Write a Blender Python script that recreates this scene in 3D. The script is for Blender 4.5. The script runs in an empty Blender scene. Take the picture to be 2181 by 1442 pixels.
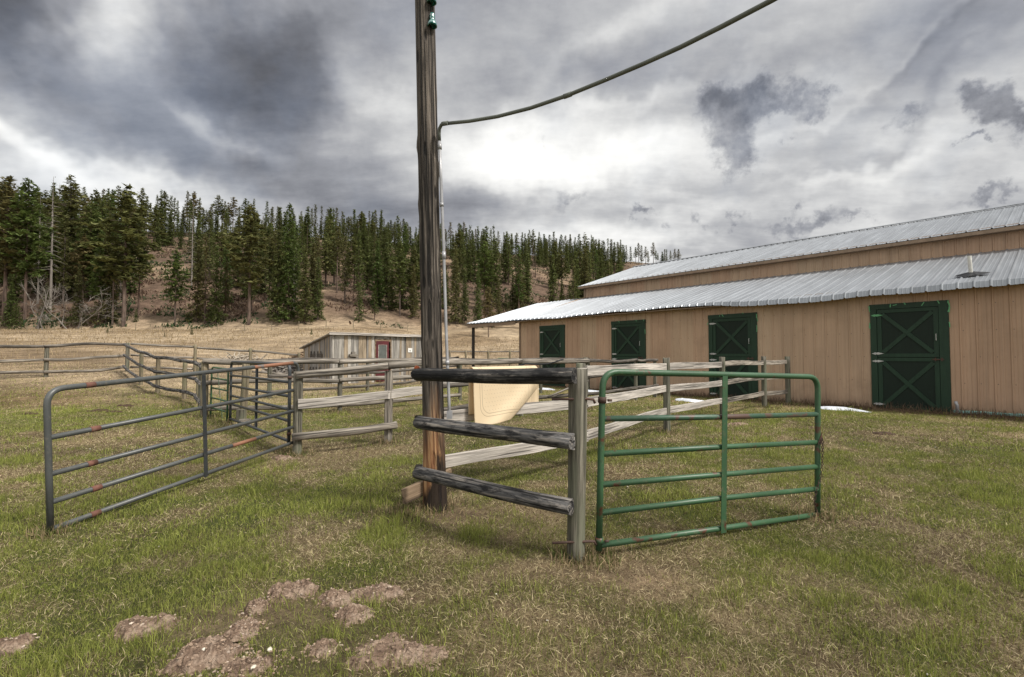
import bpy, bmesh, math, random
import numpy as np
from mathutils import Vector, Matrix
S = bpy.context.scene
COL = S.collection
R = math.radians
# ------------------------------------------------------------------ camera
F, CX, CY, CH = 1030.0, 1090.5, 721.0, 1.5
PITCH = math.atan(35/1030)
cd = bpy.data.cameras.new('camera'); cam = bpy.data.objects.new('camera', cd); COL.objects.link(cam)
cd.sensor_width = 36; cd.lens = F/2181*36; cd.clip_start = .05; cd.clip_end = 6000
cam.location = (0, 0, CH); cam.rotation_euler = (math.pi/2+PITCH, 0, 0)
S.camera = cam
S.render.resolution_x, S.render.resolution_y = 1024, 677
S.view_settings.view_transform = 'Standard'; S.view_settings.look = 'None'
S.view_settings.exposure = 0.22; S.view_settings.gamma = 1.0
fw = Vector((0, math.cos(PITCH), math.sin(PITCH))); up = Vector((0, -math.sin(PITCH), math.cos(PITCH)))
def V(px, py, Z):                      # world point seen at photo pixel (px,py) at distance Z in front
    d = fw*F + Vector((1, 0, 0))*(px-CX) - up*(py-CY)
    return Vector((0, 0, CH)) + d*(Z/d.y)
# ------------------------------------------------------------------ node helpers
class NT:
    def __init__(s, nt): s.nt = nt; s.n = nt.nodes; s.l = nt.links
    def node(s, t, **kw):
        n = s.n.new(t)
        for k, v in kw.items(): setattr(n, k, v)
        return n
    def put(s, sock, v):
        if hasattr(v, 'is_output') or isinstance(v, bpy.types.NodeSocket): s.l.new(v, sock)
        elif v is not None:
            if sock.type == 'RGBA' and isinstance(v, (tuple, list)) and len(v) == 3: v = (*v, 1)
            sock.default_value = v
    def m(s, op, a, b=None, c=None, clamp=False):
        n = s.node('ShaderNodeMath', operation=op, use_clamp=clamp)
        s.put(n.inputs[0], a)
        if b is not None: s.put(n.inputs[1], b)
        if c is not None: s.put(n.inputs[2], c)
        return n.outputs[0]
    def vm(s, op, a, b=None):
        n = s.node('ShaderNodeVectorMath', operation=op); s.put(n.inputs[0], a)
        if b is not None: s.put(n.inputs[1], b)
        return n.outputs[0]
    def noise(s, vec, scale=1, detail=4, rough=.55, dist=0):
        n = s.node('ShaderNodeTexNoise'); s.put(n.inputs['Vector'], vec)
        for k, v in (('Scale', scale), ('Detail', detail), ('Roughness', rough), ('Distortion', dist)): n.inputs[k].default_value = v
        return n.outputs['Fac']
    def vor(s, vec, scale=1, feature='F1'):
        n = s.node('ShaderNodeTexVoronoi', feature=feature); s.put(n.inputs['Vector'], vec); n.inputs['Scale'].default_value = scale
        return n.outputs['Distance']
    def ramp(s, fac, stops, interp='LINEAR'):
        n = s.node('ShaderNodeValToRGB'); s.put(n.inputs[0], fac); r = n.color_ramp; r.interpolation = interp
        while len(r.elements) < len(stops): r.elements.new(.5)
        for e, (p, c) in zip(r.elements, stops):
            e.position = p; e.color = (c, c, c, 1) if not isinstance(c, (tuple, list)) else (*c, 1)
        return n.outputs[0]
    def mix(s, f, a, b, mode='MIX'):
        n = s.node('ShaderNodeMix', data_type='RGBA', blend_type=mode); s.put(n.inputs[0], f); s.put(n.inputs[6], a); s.put(n.inputs[7], b)
        return n.outputs[2]
    def obj(s, sc=(1, 1, 1), rnd=True):
        t = s.node('ShaderNodeTexCoord').outputs['Object']
        v = s.vm('MULTIPLY', t, sc)
        if rnd:
            r = s.node('ShaderNodeObjectInfo').outputs['Random']
            v = s.vm('ADD', v, s.comb(s.m('MULTIPLY', r, 37.), s.m('MULTIPLY', r, 91.), s.m('MULTIPLY', r, 53.)))
        return v
    def comb(s, x, y, z):
        n = s.node('ShaderNodeCombineXYZ')
        for i, v in enumerate((x, y, z)): s.put(n.inputs[i], v)
        return n.outputs[0]
    def sep(s, v):
        n = s.node('ShaderNodeSeparateXYZ'); s.put(n.inputs[0], v); return n.outputs
    def rnd(s): return s.node('ShaderNodeObjectInfo').outputs['Random']
    def attr(s, name): return s.node('ShaderNodeAttribute', attribute_name=name).outputs['Color']
    def bump(s, h, strength=.4, dist=.01):
        n = s.node('ShaderNodeBump'); s.put(n.inputs['Height'], h); n.inputs['Strength'].default_value = strength; n.inputs['Distance'].default_value = dist
        return n.outputs[0]
def mat(name, build, rough=.8, metal=0.0, spec=.3):
    m = bpy.data.materials.new(name); m.use_nodes = True; t = NT(m.node_tree); b = t.n['Principled BSDF']
    b.inputs['Roughness'].default_value = rough; b.inputs['Metallic'].default_value = metal; b.inputs['Specular IOR Level'].default_value = spec
    r = build(t)
    col, nrm = r if isinstance(r, tuple) and len(r) == 2 and not isinstance(r[0], float) else (r, None)
    t.put(b.inputs['Base Color'], col)
    if nrm is not None: t.put(b.inputs['Normal'], nrm)
    m['b'] = 1
    return m
# ------------------------------------------------------------------ sun and sky
SUN_AZ, SUN_EL = R(118), R(50)         # soft light from the right, behind the camera: barn wall and shed side lie in shade
w = bpy.data.worlds.new('World'); S.world = w; w.use_nodes = True
t = NT(w.node_tree); bg = t.n['Background']
def build_sky():
    g = t.node('ShaderNodeTexCoord').outputs['Generated']
    x, y, z = t.sep(g)
    nz = t.node('ShaderNodeTexNoise'); nz.inputs['Scale'].default_value = 3.2; nz.inputs['Detail'].default_value = 5; nz.inputs['Roughness'].default_value = .6
    t.put(nz.inputs['Vector'], g); wr, wg, wb = t.sep(nz.outputs['Color'])
    az = t.m('ARCTAN2', x, y); el = t.m('ARCSINE', z)
    WA = .34
    azw = t.m('ADD', az, t.m('MULTIPLY', t.m('SUBTRACT', wr, .5), WA)); elw = t.m('ADD', el, t.m('MULTIPLY', t.m('SUBTRACT', wg, .5), WA*.9))
    nz2 = t.node('ShaderNodeTexNoise'); nz2.inputs['Scale'].default_value = 13; nz2.inputs['Detail'].default_value = 6; nz2.inputs['Roughness'].default_value = .62
    t.put(nz2.inputs['Vector'], g); hr, hg, hb = t.sep(nz2.outputs['Color'])
    azf = t.m('ADD', az, t.m('MULTIPLY', t.m('SUBTRACT', hr, .5), .21)); elf = t.m('ADD', el, t.m('MULTIPLY', t.m('SUBTRACT', hg, .5), .17))
    # streaky cloud layer: project the direction on a flat deck
    k = t.m('ADD', t.m('MAXIMUM', z, 0.0), .16)
    deck = t.comb(t.m('DIVIDE', x, k), t.m('DIVIDE', y, k), 0.0)
    rot = t.node('ShaderNodeMapping'); t.put(rot.inputs['Vector'], deck); rot.inputs['Rotation'].default_value = (0, 0, R(32)); rot.inputs['Scale'].default_value = (.75, 1.5, 1)
    n1 = t.noise(rot.outputs[0], .55, 5, .58, .4)
    n2 = t.noise(rot.outputs[0], 1.7, 6, .62, 0)
    L = t.m('ADD', .70, t.m('MULTIPLY', t.m('SUBTRACT', n1, .5), .95))
    L = t.m('ADD', L, t.m('MULTIPLY', t.m('SUBTRACT', n2, .5), .62))
    L = t.m('ADD', L, t.m('MULTIPLY', t.m('SUBTRACT', hb, .5), .22))
    def blob(px, py, rx, ry, amp, rotd=0, sharp=0, L=None):
        d = (V(px, py, 1)-Vector((0, 0, CH))).normalized(); a0 = math.atan2(d.x, d.y); e0 = math.asin(d.z)
        ra = rx/F*math.cos(a0)**2; re = ry/F*math.cos(a0)
        A, E = (azf, elf) if sharp else (azw, elw)
        da = t.m('SUBTRACT', A, a0); de = t.m('SUBTRACT', E, e0)
        if rotd:
            c, s_ = math.cos(R(rotd)), math.sin(R(rotd))
            da, de = t.m('ADD', t.m('MULTIPLY', da, c), t.m('MULTIPLY', de, s_)), t.m('SUBTRACT', t.m('MULTIPLY', de, c), t.m('MULTIPLY', da, s_))
        q = t.m('ADD', t.m('POWER', t.m('ABSOLUTE', t.m('DIVIDE', da, ra)), 2.0), t.m('POWER', t.m('ABSOLUTE', t.m('DIVIDE', de, re)), 2.0))
        if sharp == 2: f = t.m('POWER', 2.718, t.m('MULTIPLY', q, -1.0))
        elif sharp:
            n = t.node('ShaderNodeMapRange', interpolation_type='SMOOTHSTEP'); t.put(n.inputs[0], q)
            n.inputs[1].default_value = 1.6; n.inputs[2].default_value = .25; n.inputs[3].default_value = 0; n.inputs[4].default_value = 1
            f = n.outputs[0]
        else:
            f = t.m('POWER', 2.718, t.m('MULTIPLY', q, -1.0))
        return t.m('ADD', L, t.m('MULTIPLY', f, amp))
    for b in SKY_BLOBS:
        if not b[6]: L = blob(*b, L=L)
    # small puffs: soft metaball sum eaten into by noise
    MS = 0.0
    for b in SKY_BLOBS:
        if b[6]: MS = blob(b[0], b[1], b[2], b[3], b[4], b[5], 2, L=MS)
    nz3 = t.noise(g, 34, 5, .62)
    MS = t.m('ADD', MS, t.m('ADD', t.m('MULTIPLY', t.m('SUBTRACT', hb, .5), .95), t.m('MULTIPLY', t.m('SUBTRACT', nz3, .5), .40)))
    nr = t.node('ShaderNodeMapRange', interpolation_type='SMOOTHSTEP'); t.put(nr.inputs[0], MS); nr.inputs[1].default_value = .14; nr.inputs[2].default_value = .95; pf = nr.outputs[0]
    L = t.m('SUBTRACT', L, t.m('MULTIPLY', pf, t.m('ADD', .24, t.m('MULTIPLY', t.m('SUBTRACT', nz3, .4), .45))))
    # unseen half of the sky behind the camera: brightness added to fill camera-facing surfaces
    back = t.m('MULTIPLY', t.m('MAXIMUM', t.m('MULTIPLY', y, -1.0), 0.0), .75)
    L = t.m('ADD', L, back)
    over = t.m('MULTIPLY', t.m('MAXIMUM', t.m('SUBTRACT', z, .62), 0.0), 1.2)
    L = t.m('ADD', L, over)
    cloud = t.ramp(t.m('MULTIPLY', L, .735, clamp=True), [(0.0, (.045, .047, .054)), (.14, (.085, .089, .102)), (.28, (.165, .172, .195)), (.42, (.30, .308, .335)), (.54, (.47, .475, .485)), (.68, (.72, .72, .71)), (.82, (.93, .925, .90)), (1.0, (1.05, 1.04, 1.01))])
    sky = t.node('ShaderNodeTexSky', sky_type='NISHITA'); sky.sun_disc = False; sky.sun_elevation = SUN_EL; sky.sun_rotation = -SUN_AZ
    blue = t.vm('SCALE', sky.outputs[0]); t.n[-1].inputs['Scale'].default_value = .10
    thin = t.m('MULTIPLY', t.ramp(wb, [(.5, 0.0), (.68, 1.0)]), .16)
    mixc = t.mix(thin, cloud, blue)
    # below the horizon: dull ground tone
    gf = t.ramp(t.m('ADD', t.m('MULTIPLY', z, 20.0), .5, clamp=True), [(.0, 0.0), (.5, 1.0)])
    t.put(bg.inputs[0], t.mix(gf, (.10, .095, .07), mixc)); bg.inputs[1].default_value = 1.0
SKY_BLOBS = [  # px, py, rx, ry, amp, rot, sharp
    (565, 130, 200, 110, -.44, 0, 0), (330, 210, 440, 120, -.26, -14, 0), (20, 50, 130, 100, -.42, 0, 0), (250, 120, 120, 60, .10, 0, 0),
    (380, 330, 420, 46, -.08, -14, 0), (640, 410, 300, 50, -.08, -6, 0), (70, 330, 220, 34, .34, -22, 0), (330, 405, 160, 26, .26, -8, 0), (120, 400, 200, 40, .16, 0, 0),
    (1060, 320, 170, 70, .36, 0, 0), (1450, 420, 500, 70, .10, 0, 0), (980, 445, 100, 30, -.10, 0, 0), (1330, 360, 260, 60, .20, 0, 0), (1230, 170, 200, 60, -.10, 0, 0), (850, 215, 130, 40, .16, 20, 0),
    (1535, 255, 62, 62, .85, 0, 1), (1660, 235, 74, 36, .85, 6, 1), (1590, 185, 70, 30, .7, 0, 1), (1570, 335, 56, 50, .85, 0, 1), (1730, 245, 30, 20, .5, 0, 1),
    (2120, 215, 80, 48, 1.0, -12, 1), (2170, 260, 50, 40, .6, 0, 1), (2085, 322, 30, 11, .75, 0, 1), (1375, 456, 38, 13, .75, -12, 1), (1545, 462, 34, 12, .6, 0, 1), (1160, 315, 26, 16, .5, 0, 1),
    (1690, 480, 100, 26, .75, 8, 1), (2110, 420, 90, 16, .6, 10, 1), (1820, 460, 40, 12, .5, 0, 1), (1215, 425, 50, 18, .55, 0, 1), (1920, 250, 50, 20, .45, 0, 1),
    (2080, 60, 160, 90, -.14, 14, 0), (1420, 60, 300, 60, .05, 14, 0), (1180, 400, 220, 40, .16, 0, 0), (1950, 420, 240, 34, -.10, 10, 0), (1800, 140, 260, 40, .12, 14, 0),
    (480, 275, 120, 26, .26, -18, 0), (250, 70, 80, 70, .20, 0, 0), (740, 170, 60, 60, .14, 0, 0), (1900, 150, 400, 16, .13, 18, 0), (1850, 300, 340, 15, -.10, 20, 0), (2000, 100, 340, 14, -.12, 18, 0), (1750, 380, 340, 18, .10, 12, 0), (1400, 230, 240, 16, .12, 14, 0), (1300, 90, 200, 20, .10, 24, 0),
    (1900, 330, 220, 70, .12, 10, 0), (1300, 510, 400, 30, .24, 0, 0)]
build_sky()
w.cycles.sampling_method = 'MANUAL'; w.cycles.sample_map_resolution = 512
sl = bpy.data.lights.new('sun', 'SUN'); sl.energy = 4.2; sl.angle = R(11); sl.color = (1, .95, .88)
so = bpy.data.objects.new('sun', sl); COL.objects.link(so)
sd = Vector((math.sin(SUN_AZ)*math.cos(SUN_EL), math.cos(SUN_AZ)*math.cos(SUN_EL), math.sin(SUN_EL)))
so.rotation_euler = (-sd).to_track_quat('-Z', 'Y').to_euler(); so.location = sd*60
# ------------------------------------------------------------------ numpy noise + terrain height
def _h(ix, iy, seed):
    n = (ix.astype(np.int64)*374761393 + iy.astype(np.int64)*668265263 + seed*974634777) & 0xffffffff
    n = ((n ^ (n >> 13))*1274126177) & 0xffffffff
    return ((n ^ (n >> 16)) & 0xffff)/65535.0
def vnoise(x, y, seed=0):
    x = np.asarray(x, float); y = np.asarray(y, float)
    ix = np.floor(x); iy = np.floor(y); fx = x-ix; fy = y-iy; fx = fx*fx*(3-2*fx); fy = fy*fy*(3-2*fy)
    a = _h(ix, iy, seed); b = _h(ix+1, iy, seed); c = _h(ix, iy+1, seed); d = _h(ix+1, iy+1, seed)
    return a+(b-a)*fx+(c-a)*fy+(a-b-c+d)*fx*fy
def fbm(x, y, sc, o=4, seed=0):
    x = np.asarray(x, float)*sc; y = np.asarray(y, float)*sc; s = 0; a = .5; tt = 0
    for i in range(o): s = s+a*vnoise(x+i*17.3, y-i*9.1, seed+i); tt += a; a *= .5; x = x*2.03; y = y*2.03
    return s/tt
def sst(x, a, b): q = np.clip((x-a)/(b-a), 0, 1); return q*q*(3-2*q)
PROF = [(-600, [(0, 0), (10, 0), (14, .05), (17, .3), (20, .68), (25, 1.0), (50, 2.8), (90, 6.2)]),
        (300, [(0, 0), (10, 0), (14, .05), (17, .3), (20, .66), (25, 1.0), (50, 2.8), (90, 6.2)]),
        (440, [(0, 0), (12, 0), (15, .04), (20, .4), (25, .75), (50, 2.5), (92, 6.5)]),
        (660, [(0, 0), (18, 0), (23, .12), (30, .5), (50, 2.0), (95, 7.5)]),
        (1050, [(0, 0), (27, 0), (53, 1.04), (75, 3.0), (110, 8.2)]),
        (2300, [(0, 0), (40, 0), (60, .8), (85, 3.0), (120, 7.0)])]
ZB = ([-600, 300, 700, 1050, 1430, 2300], [88, 88, 93, 105, 125, 140])
ZC = ([-600, 300, 700, 1000, 1430, 2300], [215, 210, 240, 290, 350, 380])
CYP = ([-600, 0, 300, 550, 700, 833, 950, 1100, 1200, 1430, 2300], [480, 484, 490, 500, 507, 515, 526, 541, 549, 562, 640])
def g(X, Z):
    X = np.asarray(X, float); Z = np.asarray(Z, float); r = np.hypot(X, Z); th = np.arctan2(X, Z)
    tc = np.clip(th, -R(58.5), R(49)); px = CX+F*np.tan(tc); Ze = r*np.cos(tc)
    keys = [k for k, _ in PROF]
    hs = [np.interp(Ze, [p[0] for p in pr], [p[1] for p in pr]) for _, pr in PROF]
    out = np.zeros_like(px)
    for i in range(len(keys)-1):
        m_ = (px >= keys[i]) & (px <= keys[i+1]+1e-6); f = (px-keys[i])/(keys[i+1]-keys[i]); f = f*f*(3-2*f)
        out = np.where(m_, hs[i]*(1-f)+hs[i+1]*f, out)
    out = np.where(px < keys[0], hs[0], out)
    zb = np.interp(px, *ZB); zc = np.interp(px, *ZC); ec = (756-np.interp(px, *CYP))/F*zc+CH
    eb = out
    tt = (Ze-zb)/(zc-zb); up_ = np.clip(tt, 0, 1); up_ = up_*(1.06-.06*up_)-0.0
    hill = eb+(ec-eb)*np.minimum(up_, 1)+(fbm(X, Z, .028, 4, 5)-.5)*9*sst(tt, 0, .25)*(1-.7*sst(tt, .75, 1))
    hill = hill-np.clip(tt-1.0, 0, 3)*14
    out = np.where(tt > 0, hill, out)
    out = out*(1-sst(np.abs(th), R(80), R(130)))
    out = out-.10*sst(-X, .8, 3.0)*(1-sst(r, 9.5, 13))*(1-sst(np.abs(th), R(95), R(120)))
    out = out+(fbm(X, Z, .9, 4, 2)-.5)*.055*(1-sst(r, 30, 60)) + (fbm(X, Z, .05, 3, 9)-.5)*.8*sst(r, 35, 70)
    return out
def gz(x, z): return float(g(np.array([x]), np.array([z]))[0])
def G(px, py):                          # ground point seen at a photo pixel
    z = 0.0
    for _ in range(12):
        d = V(px, py, 1)-Vector((0, 0, CH)); k = (z-CH)/d.z; p = d*k; z = gz(p.x, p.y)
    return Vector((p.x, p.y, z))
# ------------------------------------------------------------------ object helpers
def tag(o, label=None, cat=None, group=None, kind=None):
    if label: o['label'] = label
    if cat: o['category'] = cat
    if group: o['group'] = group
    if kind: o['kind'] = kind
    return o
def empty(name, loc, rz=0, label=None, cat=None, group=None):
    o = bpy.data.objects.new(name, None); COL.objects.link(o); o.location = loc; o.rotation_euler = (0, 0, rz); o.empty_display_size = .2
    return tag(o, label, cat, group)
def mo(name, v, f, mt, parent=None, smooth=False, mw=None, cols=None, label=None):
    me = bpy.data.meshes.new(name); me.from_pydata([tuple(p) for p in v], [], [tuple(q) for q in f]); me.update()
    if smooth: me.shade_smooth()
    if cols is not None:
        a = me.color_attributes.new('tint', 'FLOAT_COLOR', 'POINT'); c = np.ones((len(v), 4), np.float32); c[:, :3] = cols; a.data.foreach_set('color', c.ravel())
    me.materials.append(mt); o = bpy.data.objects.new(name, me); COL.objects.link(o)
    if mw is not None: o.matrix_world = mw
    if parent is not None:
        o.parent = parent
        if mw is not None: o.matrix_basis = parent.matrix_basis.inverted() @ mw
    if label: o['label'] = label
    return o
def frame(p0, p1, upv=Vector((0, 0, 1))):
    x = (p1-p0).normalized()
    if abs(x.dot(upv)) > .95: upv = Vector((0, 1, 0))
    y = upv.cross(x).normalized(); z = x.cross(y)
    m_ = Matrix((x, y, z)).transposed().to_4x4(); m_.translation = p0
    return m_
rng = random.Random(7)
def beam_geo(L, w, h, kind='round', rough=.05, seed=0, taper=1.0, bend=0.0, n=None, step=.16):
    """length along local x; y = thickness direction, z = height"""
    rr = random.Random(seed)
    n = n or {'round': 12, 'half': 12, 'board': 8, 'square': 8}[kind]
    m_ = max(3, int(L/step)+1)
    prof = []
    if kind == 'round': prof = [(w/2*math.cos(2*math.pi*i/n), h/2*math.sin(2*math.pi*i/n)) for i in range(n)]
    elif kind == 'half':   # flat side at +y
        k = n-2
        prof = [(w, h/2), (w, -h/2)] if False else []
        for i in range(n-1):
            a = math.pi/2+math.pi*i/(n-2); prof.append((w*math.cos(a), h/2*math.sin(a)))
        prof.append((0.0, 0.0))
    else:
        b = min(w, h)*.12
        prof = [(-w/2+b, -h/2), (w/2-b, -h/2), (w/2, -h/2+b), (w/2, h/2-b), (w/2-b, h/2), (-w/2+b, h/2), (-w/2, h/2-b), (-w/2, -h/2+b)]
    n = len(prof); v = []; f = []
    ph = [rr.uniform(0, 6.28) for _ in range(6)]; sag = [rr.gauss(0, 1) for _ in range(n)]
    for j in range(m_):
        x = L*j/(m_-1); u = j/(m_-1); sc = 1+(taper-1)*u
        oy = bend*.5*math.sin(u*3.1+ph[0]); oz = bend*math.sin(u*math.pi)*math.cos(ph[1])+bend*.4*math.sin(u*7+ph[2])
        wob = 1+rough*.8*math.sin(x*2.1+ph[3])+rough*.5*math.sin(x*5.3+ph[4])
        for i, (a, b_) in enumerate(prof):
            k = wob*(1+rough*.5*sag[i]*.5+rough*.35*rr.gauss(0, 1))
            v.append((x+(rr.gauss(0, .004) if j in (0, m_-1) else 0), a*sc*k+oy, b_*sc*k+oz))
    for j in range(m_-1):
        for i in range(n):
            a = j*n+i; b_ = j*n+(i+1) % n; f.append((a, b_, b_+n, a+n))
    f.append(tuple(range(n))[::-1]); f.append(tuple(range((m_-1)*n, m_*n)))
    return v, f
_bs = [0]
def beam(name, p0, p1, w, h, mt, parent, kind='round', rough=.05, taper=1.0, bend=0.0, smooth=None, n=None, flip=False, label=None):
    _bs[0] += 1; p0 = Vector(p0); p1 = Vector(p1); L = (p1-p0).length
    v, f = beam_geo(L, w, h, kind, rough, _bs[0], taper, bend, n)
    if kind == 'half' and flip: v = [(a, -b, c) for a, b, c in v]; f = [q[::-1] for q in f]
    o = mo(name, v, f, mt, parent, mw=frame(p0, p1), label=label)
    me = o.data
    if kind in ('round', 'half'):
        for p in me.polygons: p.use_smooth = len(p.vertices) == 4
    return o
def tube_geo(pts, r, n=10, cap=True):
    pts = [Vector(p) for p in pts]; v = []; f = []; rs = r if isinstance(r, (list, tuple)) else [r]*len(pts)
    tg = [(pts[min(i+1, len(pts)-1)]-pts[max(i-1, 0)]).normalized() for i in range(len(pts))]
    u = tg[0].orthogonal().normalized()
    for i, p in enumerate(pts):
        u = (u-tg[i]*u.dot(tg[i])).normalized(); w_ = tg[i].cross(u)
        for k in range(n):
            a = 2*math.pi*k/n; v.append(p+(u*math.cos(a)+w_*math.sin(a))*rs[i])
    for i in range(len(pts)-1):
        for k in range(n):
            a = i*n+k; b = i*n+(k+1) % n; f.append((a, b, b+n, a+n))
    if cap: f.append(tuple(range(n))[::-1]); f.append(tuple(range((len(pts)-1)*n, len(pts)*n)))
    return v, f
def tube(name, pts, r, mt, parent=None, n=10, mw=None, label=None):
    v, f = tube_geo(pts, r, n); o = mo(name, v, f, mt, parent, mw=mw, label=label)
    for p in o.data.polygons: p.use_smooth = len(p.vertices) == 4
    return o
def corner(a, c, b, r, k=6):            # rounded corner points at c between a and b
    a, c, b = Vector(a), Vector(c), Vector(b); p = c+(a-c).normalized()*r; q = c+(b-c).normalized()*r
    return [p*(1-t_)**2+c*2*t_*(1-t_)+q*t_**2 for t_ in [i/k for i in range(k+1)]]
def merge(parts):
    v = []; f = []
    for a, b in parts:
        o = len(v); v += [tuple(q) for q in a]; f += [tuple(i+o for i in q) for q in b]
    return v, f
def box(x0, x1, y0, y1, z0, z1):
    v = [(x0, y0, z0), (x1, y0, z0), (x1, y1, z0), (x0, y1, z0), (x0, y0, z1), (x1, y0, z1), (x1, y1, z1), (x0, y1, z1)]
    return v, [(0, 3, 2, 1), (4, 5, 6, 7), (0, 1, 5, 4), (1, 2, 6, 5), (2, 3, 7, 6), (3, 0, 4, 7)]
def xf(geo, m_): return [m_ @ Vector(p) for p in geo[0]], geo[1]
def slab(p0, p1, wid, thick, nrm=Vector((0, -1, 0)), off=0):     # bar between two points lying on a plane with normal nrm
    p0, p1 = Vector(p0), Vector(p1); x = (p1-p0).normalized(); y = nrm.cross(x).normalized(); L = (p1-p0).length
    m_ = Matrix((x, y, nrm)).transposed().to_4x4(); m_.translation = p0+nrm*off
    return xf(box(0, L, -wid/2, wid/2, 0, thick), m_)
# ------------------------------------------------------------------ materials
def wood(name, stops, grain=(1.2, 26, 26), crack=.5, moss=None, rough=.85, char=None, knots=True, tintvar=.25):
    def b(t):
        v = t.obj(grain); a = t.noise(v, 1.0, 7, .65, .6); c = t.noise(t.obj((2.2, 60, 60)), 1.0, 4, .6, .2)
        col = t.ramp(a, stops)
        fine = t.ramp(c, [(.38, .55), (.6, 1.1)])
        col = t.mix(.75, col, fine, 'MULTIPLY')
        big = t.noise(t.obj((.9, 3, 3)), 1.0, 3, .5)
        col = t.mix(.6, col, t.ramp(big, [(.3, .62), (.7, 1.25)]), 'MULTIPLY')
        cr = t.noise(t.obj((.8, 38, 38)), 1.0, 3, .5, .3); crk = t.ramp(cr, [(.38, 0.0), (.43, 1.0)])
        col = t.mix(crack, col, crk, 'MULTIPLY')
        rv = t.m('ADD', 1-tintvar/2, t.m('MULTIPLY', t.rnd(), tintvar)); col = t.mix(1, col, t.comb(rv, rv, rv), 'MULTIPLY')
        if moss: col = t.mix(t.m('MULTIPLY', t.ramp(t.noise(t.obj((2, 6, 6)), 1, 4), [(.45, 0.0), (.65, 1.0)]), moss[1]), col, moss[0])
        if char:
            ch = t.ramp(t.noise(t.obj((5.5, 22, 22)), 1, 7, .7, .3), [(char[0]-.07, 0.0), (char[0]+.07, 1.0)]); col = t.mix(t.m('MULTIPLY', ch, char[1]), col, (.006, .006, .007))
        h = t.m('ADD', t.m('MULTIPLY', a, .6), t.m('ADD', t.m('MULTIPLY', c, .4), t.m('MULTIPLY', crk, .7)))
        return col, t.bump(h, .7, .012)
    return mat(name, b, rough)
M = {}
M['rail'] = wood('weathered_rail_wood', [(.30, (.045, .038, .032)), (.48, (.20, .175, .145)), (.70, (.42, .38, .325))], crack=.7)
M['rail_dark'] = wood('old_rail_wood', [(.3, (.028, .024, .021)), (.5, (.115, .10, .085)), (.72, (.28, .25, .215))], crack=.7)
M['board'] = wood('silver_board_wood', [(.22, (.13, .115, .10)), (.45, (.40, .365, .325)), (.75, (.60, .555, .50))], grain=(1.0, 18, 34), crack=.55)
M['post'] = wood('greenish_post_wood', [(.3, (.035, .032, .024)), (.48, (.12, .11, .085)), (.72, (.26, .24, .19))], moss=((.14, .155, .10), .5))
M['post_tan'] = wood('tan_post_wood', [(.25, (.08, .065, .04)), (.5, (.22, .18, .12)), (.75, (.36, .31, .22))], moss=((.14, .155, .08), .4))
M['char'] = wood('charred_rail_wood', [(.25, (.03, .03, .031)), (.5, (.13, .125, .122)), (.72, (.42, .37, .315))], grain=(3.2, 42, 42), char=(.53, .93), crack=.85)
M['char_top'] = wood('blackened_rail_wood', [(.25, (.02, .02, .02)), (.55, (.09, .085, .08)), (.72, (.34, .295, .25))], grain=(3.2, 42, 42), char=(.49, .92), crack=.85)
M['gap'] = wood('charcoal_end_wood', [(.25, (.02, .017, .015)), (.5, (.06, .052, .045)), (.8, (.13, .115, .1))])
M['raw'] = wood('raw_lumber', [(.25, (.10, .07, .045)), (.5, (.24, .17, .11)), (.75, (.36, .27, .18))])
M['shedroof'] = wood('shed_roof_wood', [(.25, (.14, .13, .12)), (.5, (.30, .28, .25)), (.8, (.5, .46, .41))])
def _shed(t):
    v = t.vm('MULTIPLY', t.node('ShaderNodeTexCoord').outputs['Object'], (26, 26, 1.4)); a = t.noise(v, 1, 6, .65, .5)
    col = t.mix(1, t.attr('tint'), t.ramp(a, [(.3, .45), (.5, .95), (.72, 1.35)]), 'MULTIPLY')
    st = t.noise(t.vm('MULTIPLY', t.node('ShaderNodeTexCoord').outputs['Object'], (5, 5, 1.1)), 1, 3)
    return t.mix(.6, col, t.ramp(st, [(.3, .55), (.6, 1.1)]), 'MULTIPLY'), t.bump(a, .6, .01)
M['shed'] = mat('shed_boards', _shed, .88)
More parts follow.
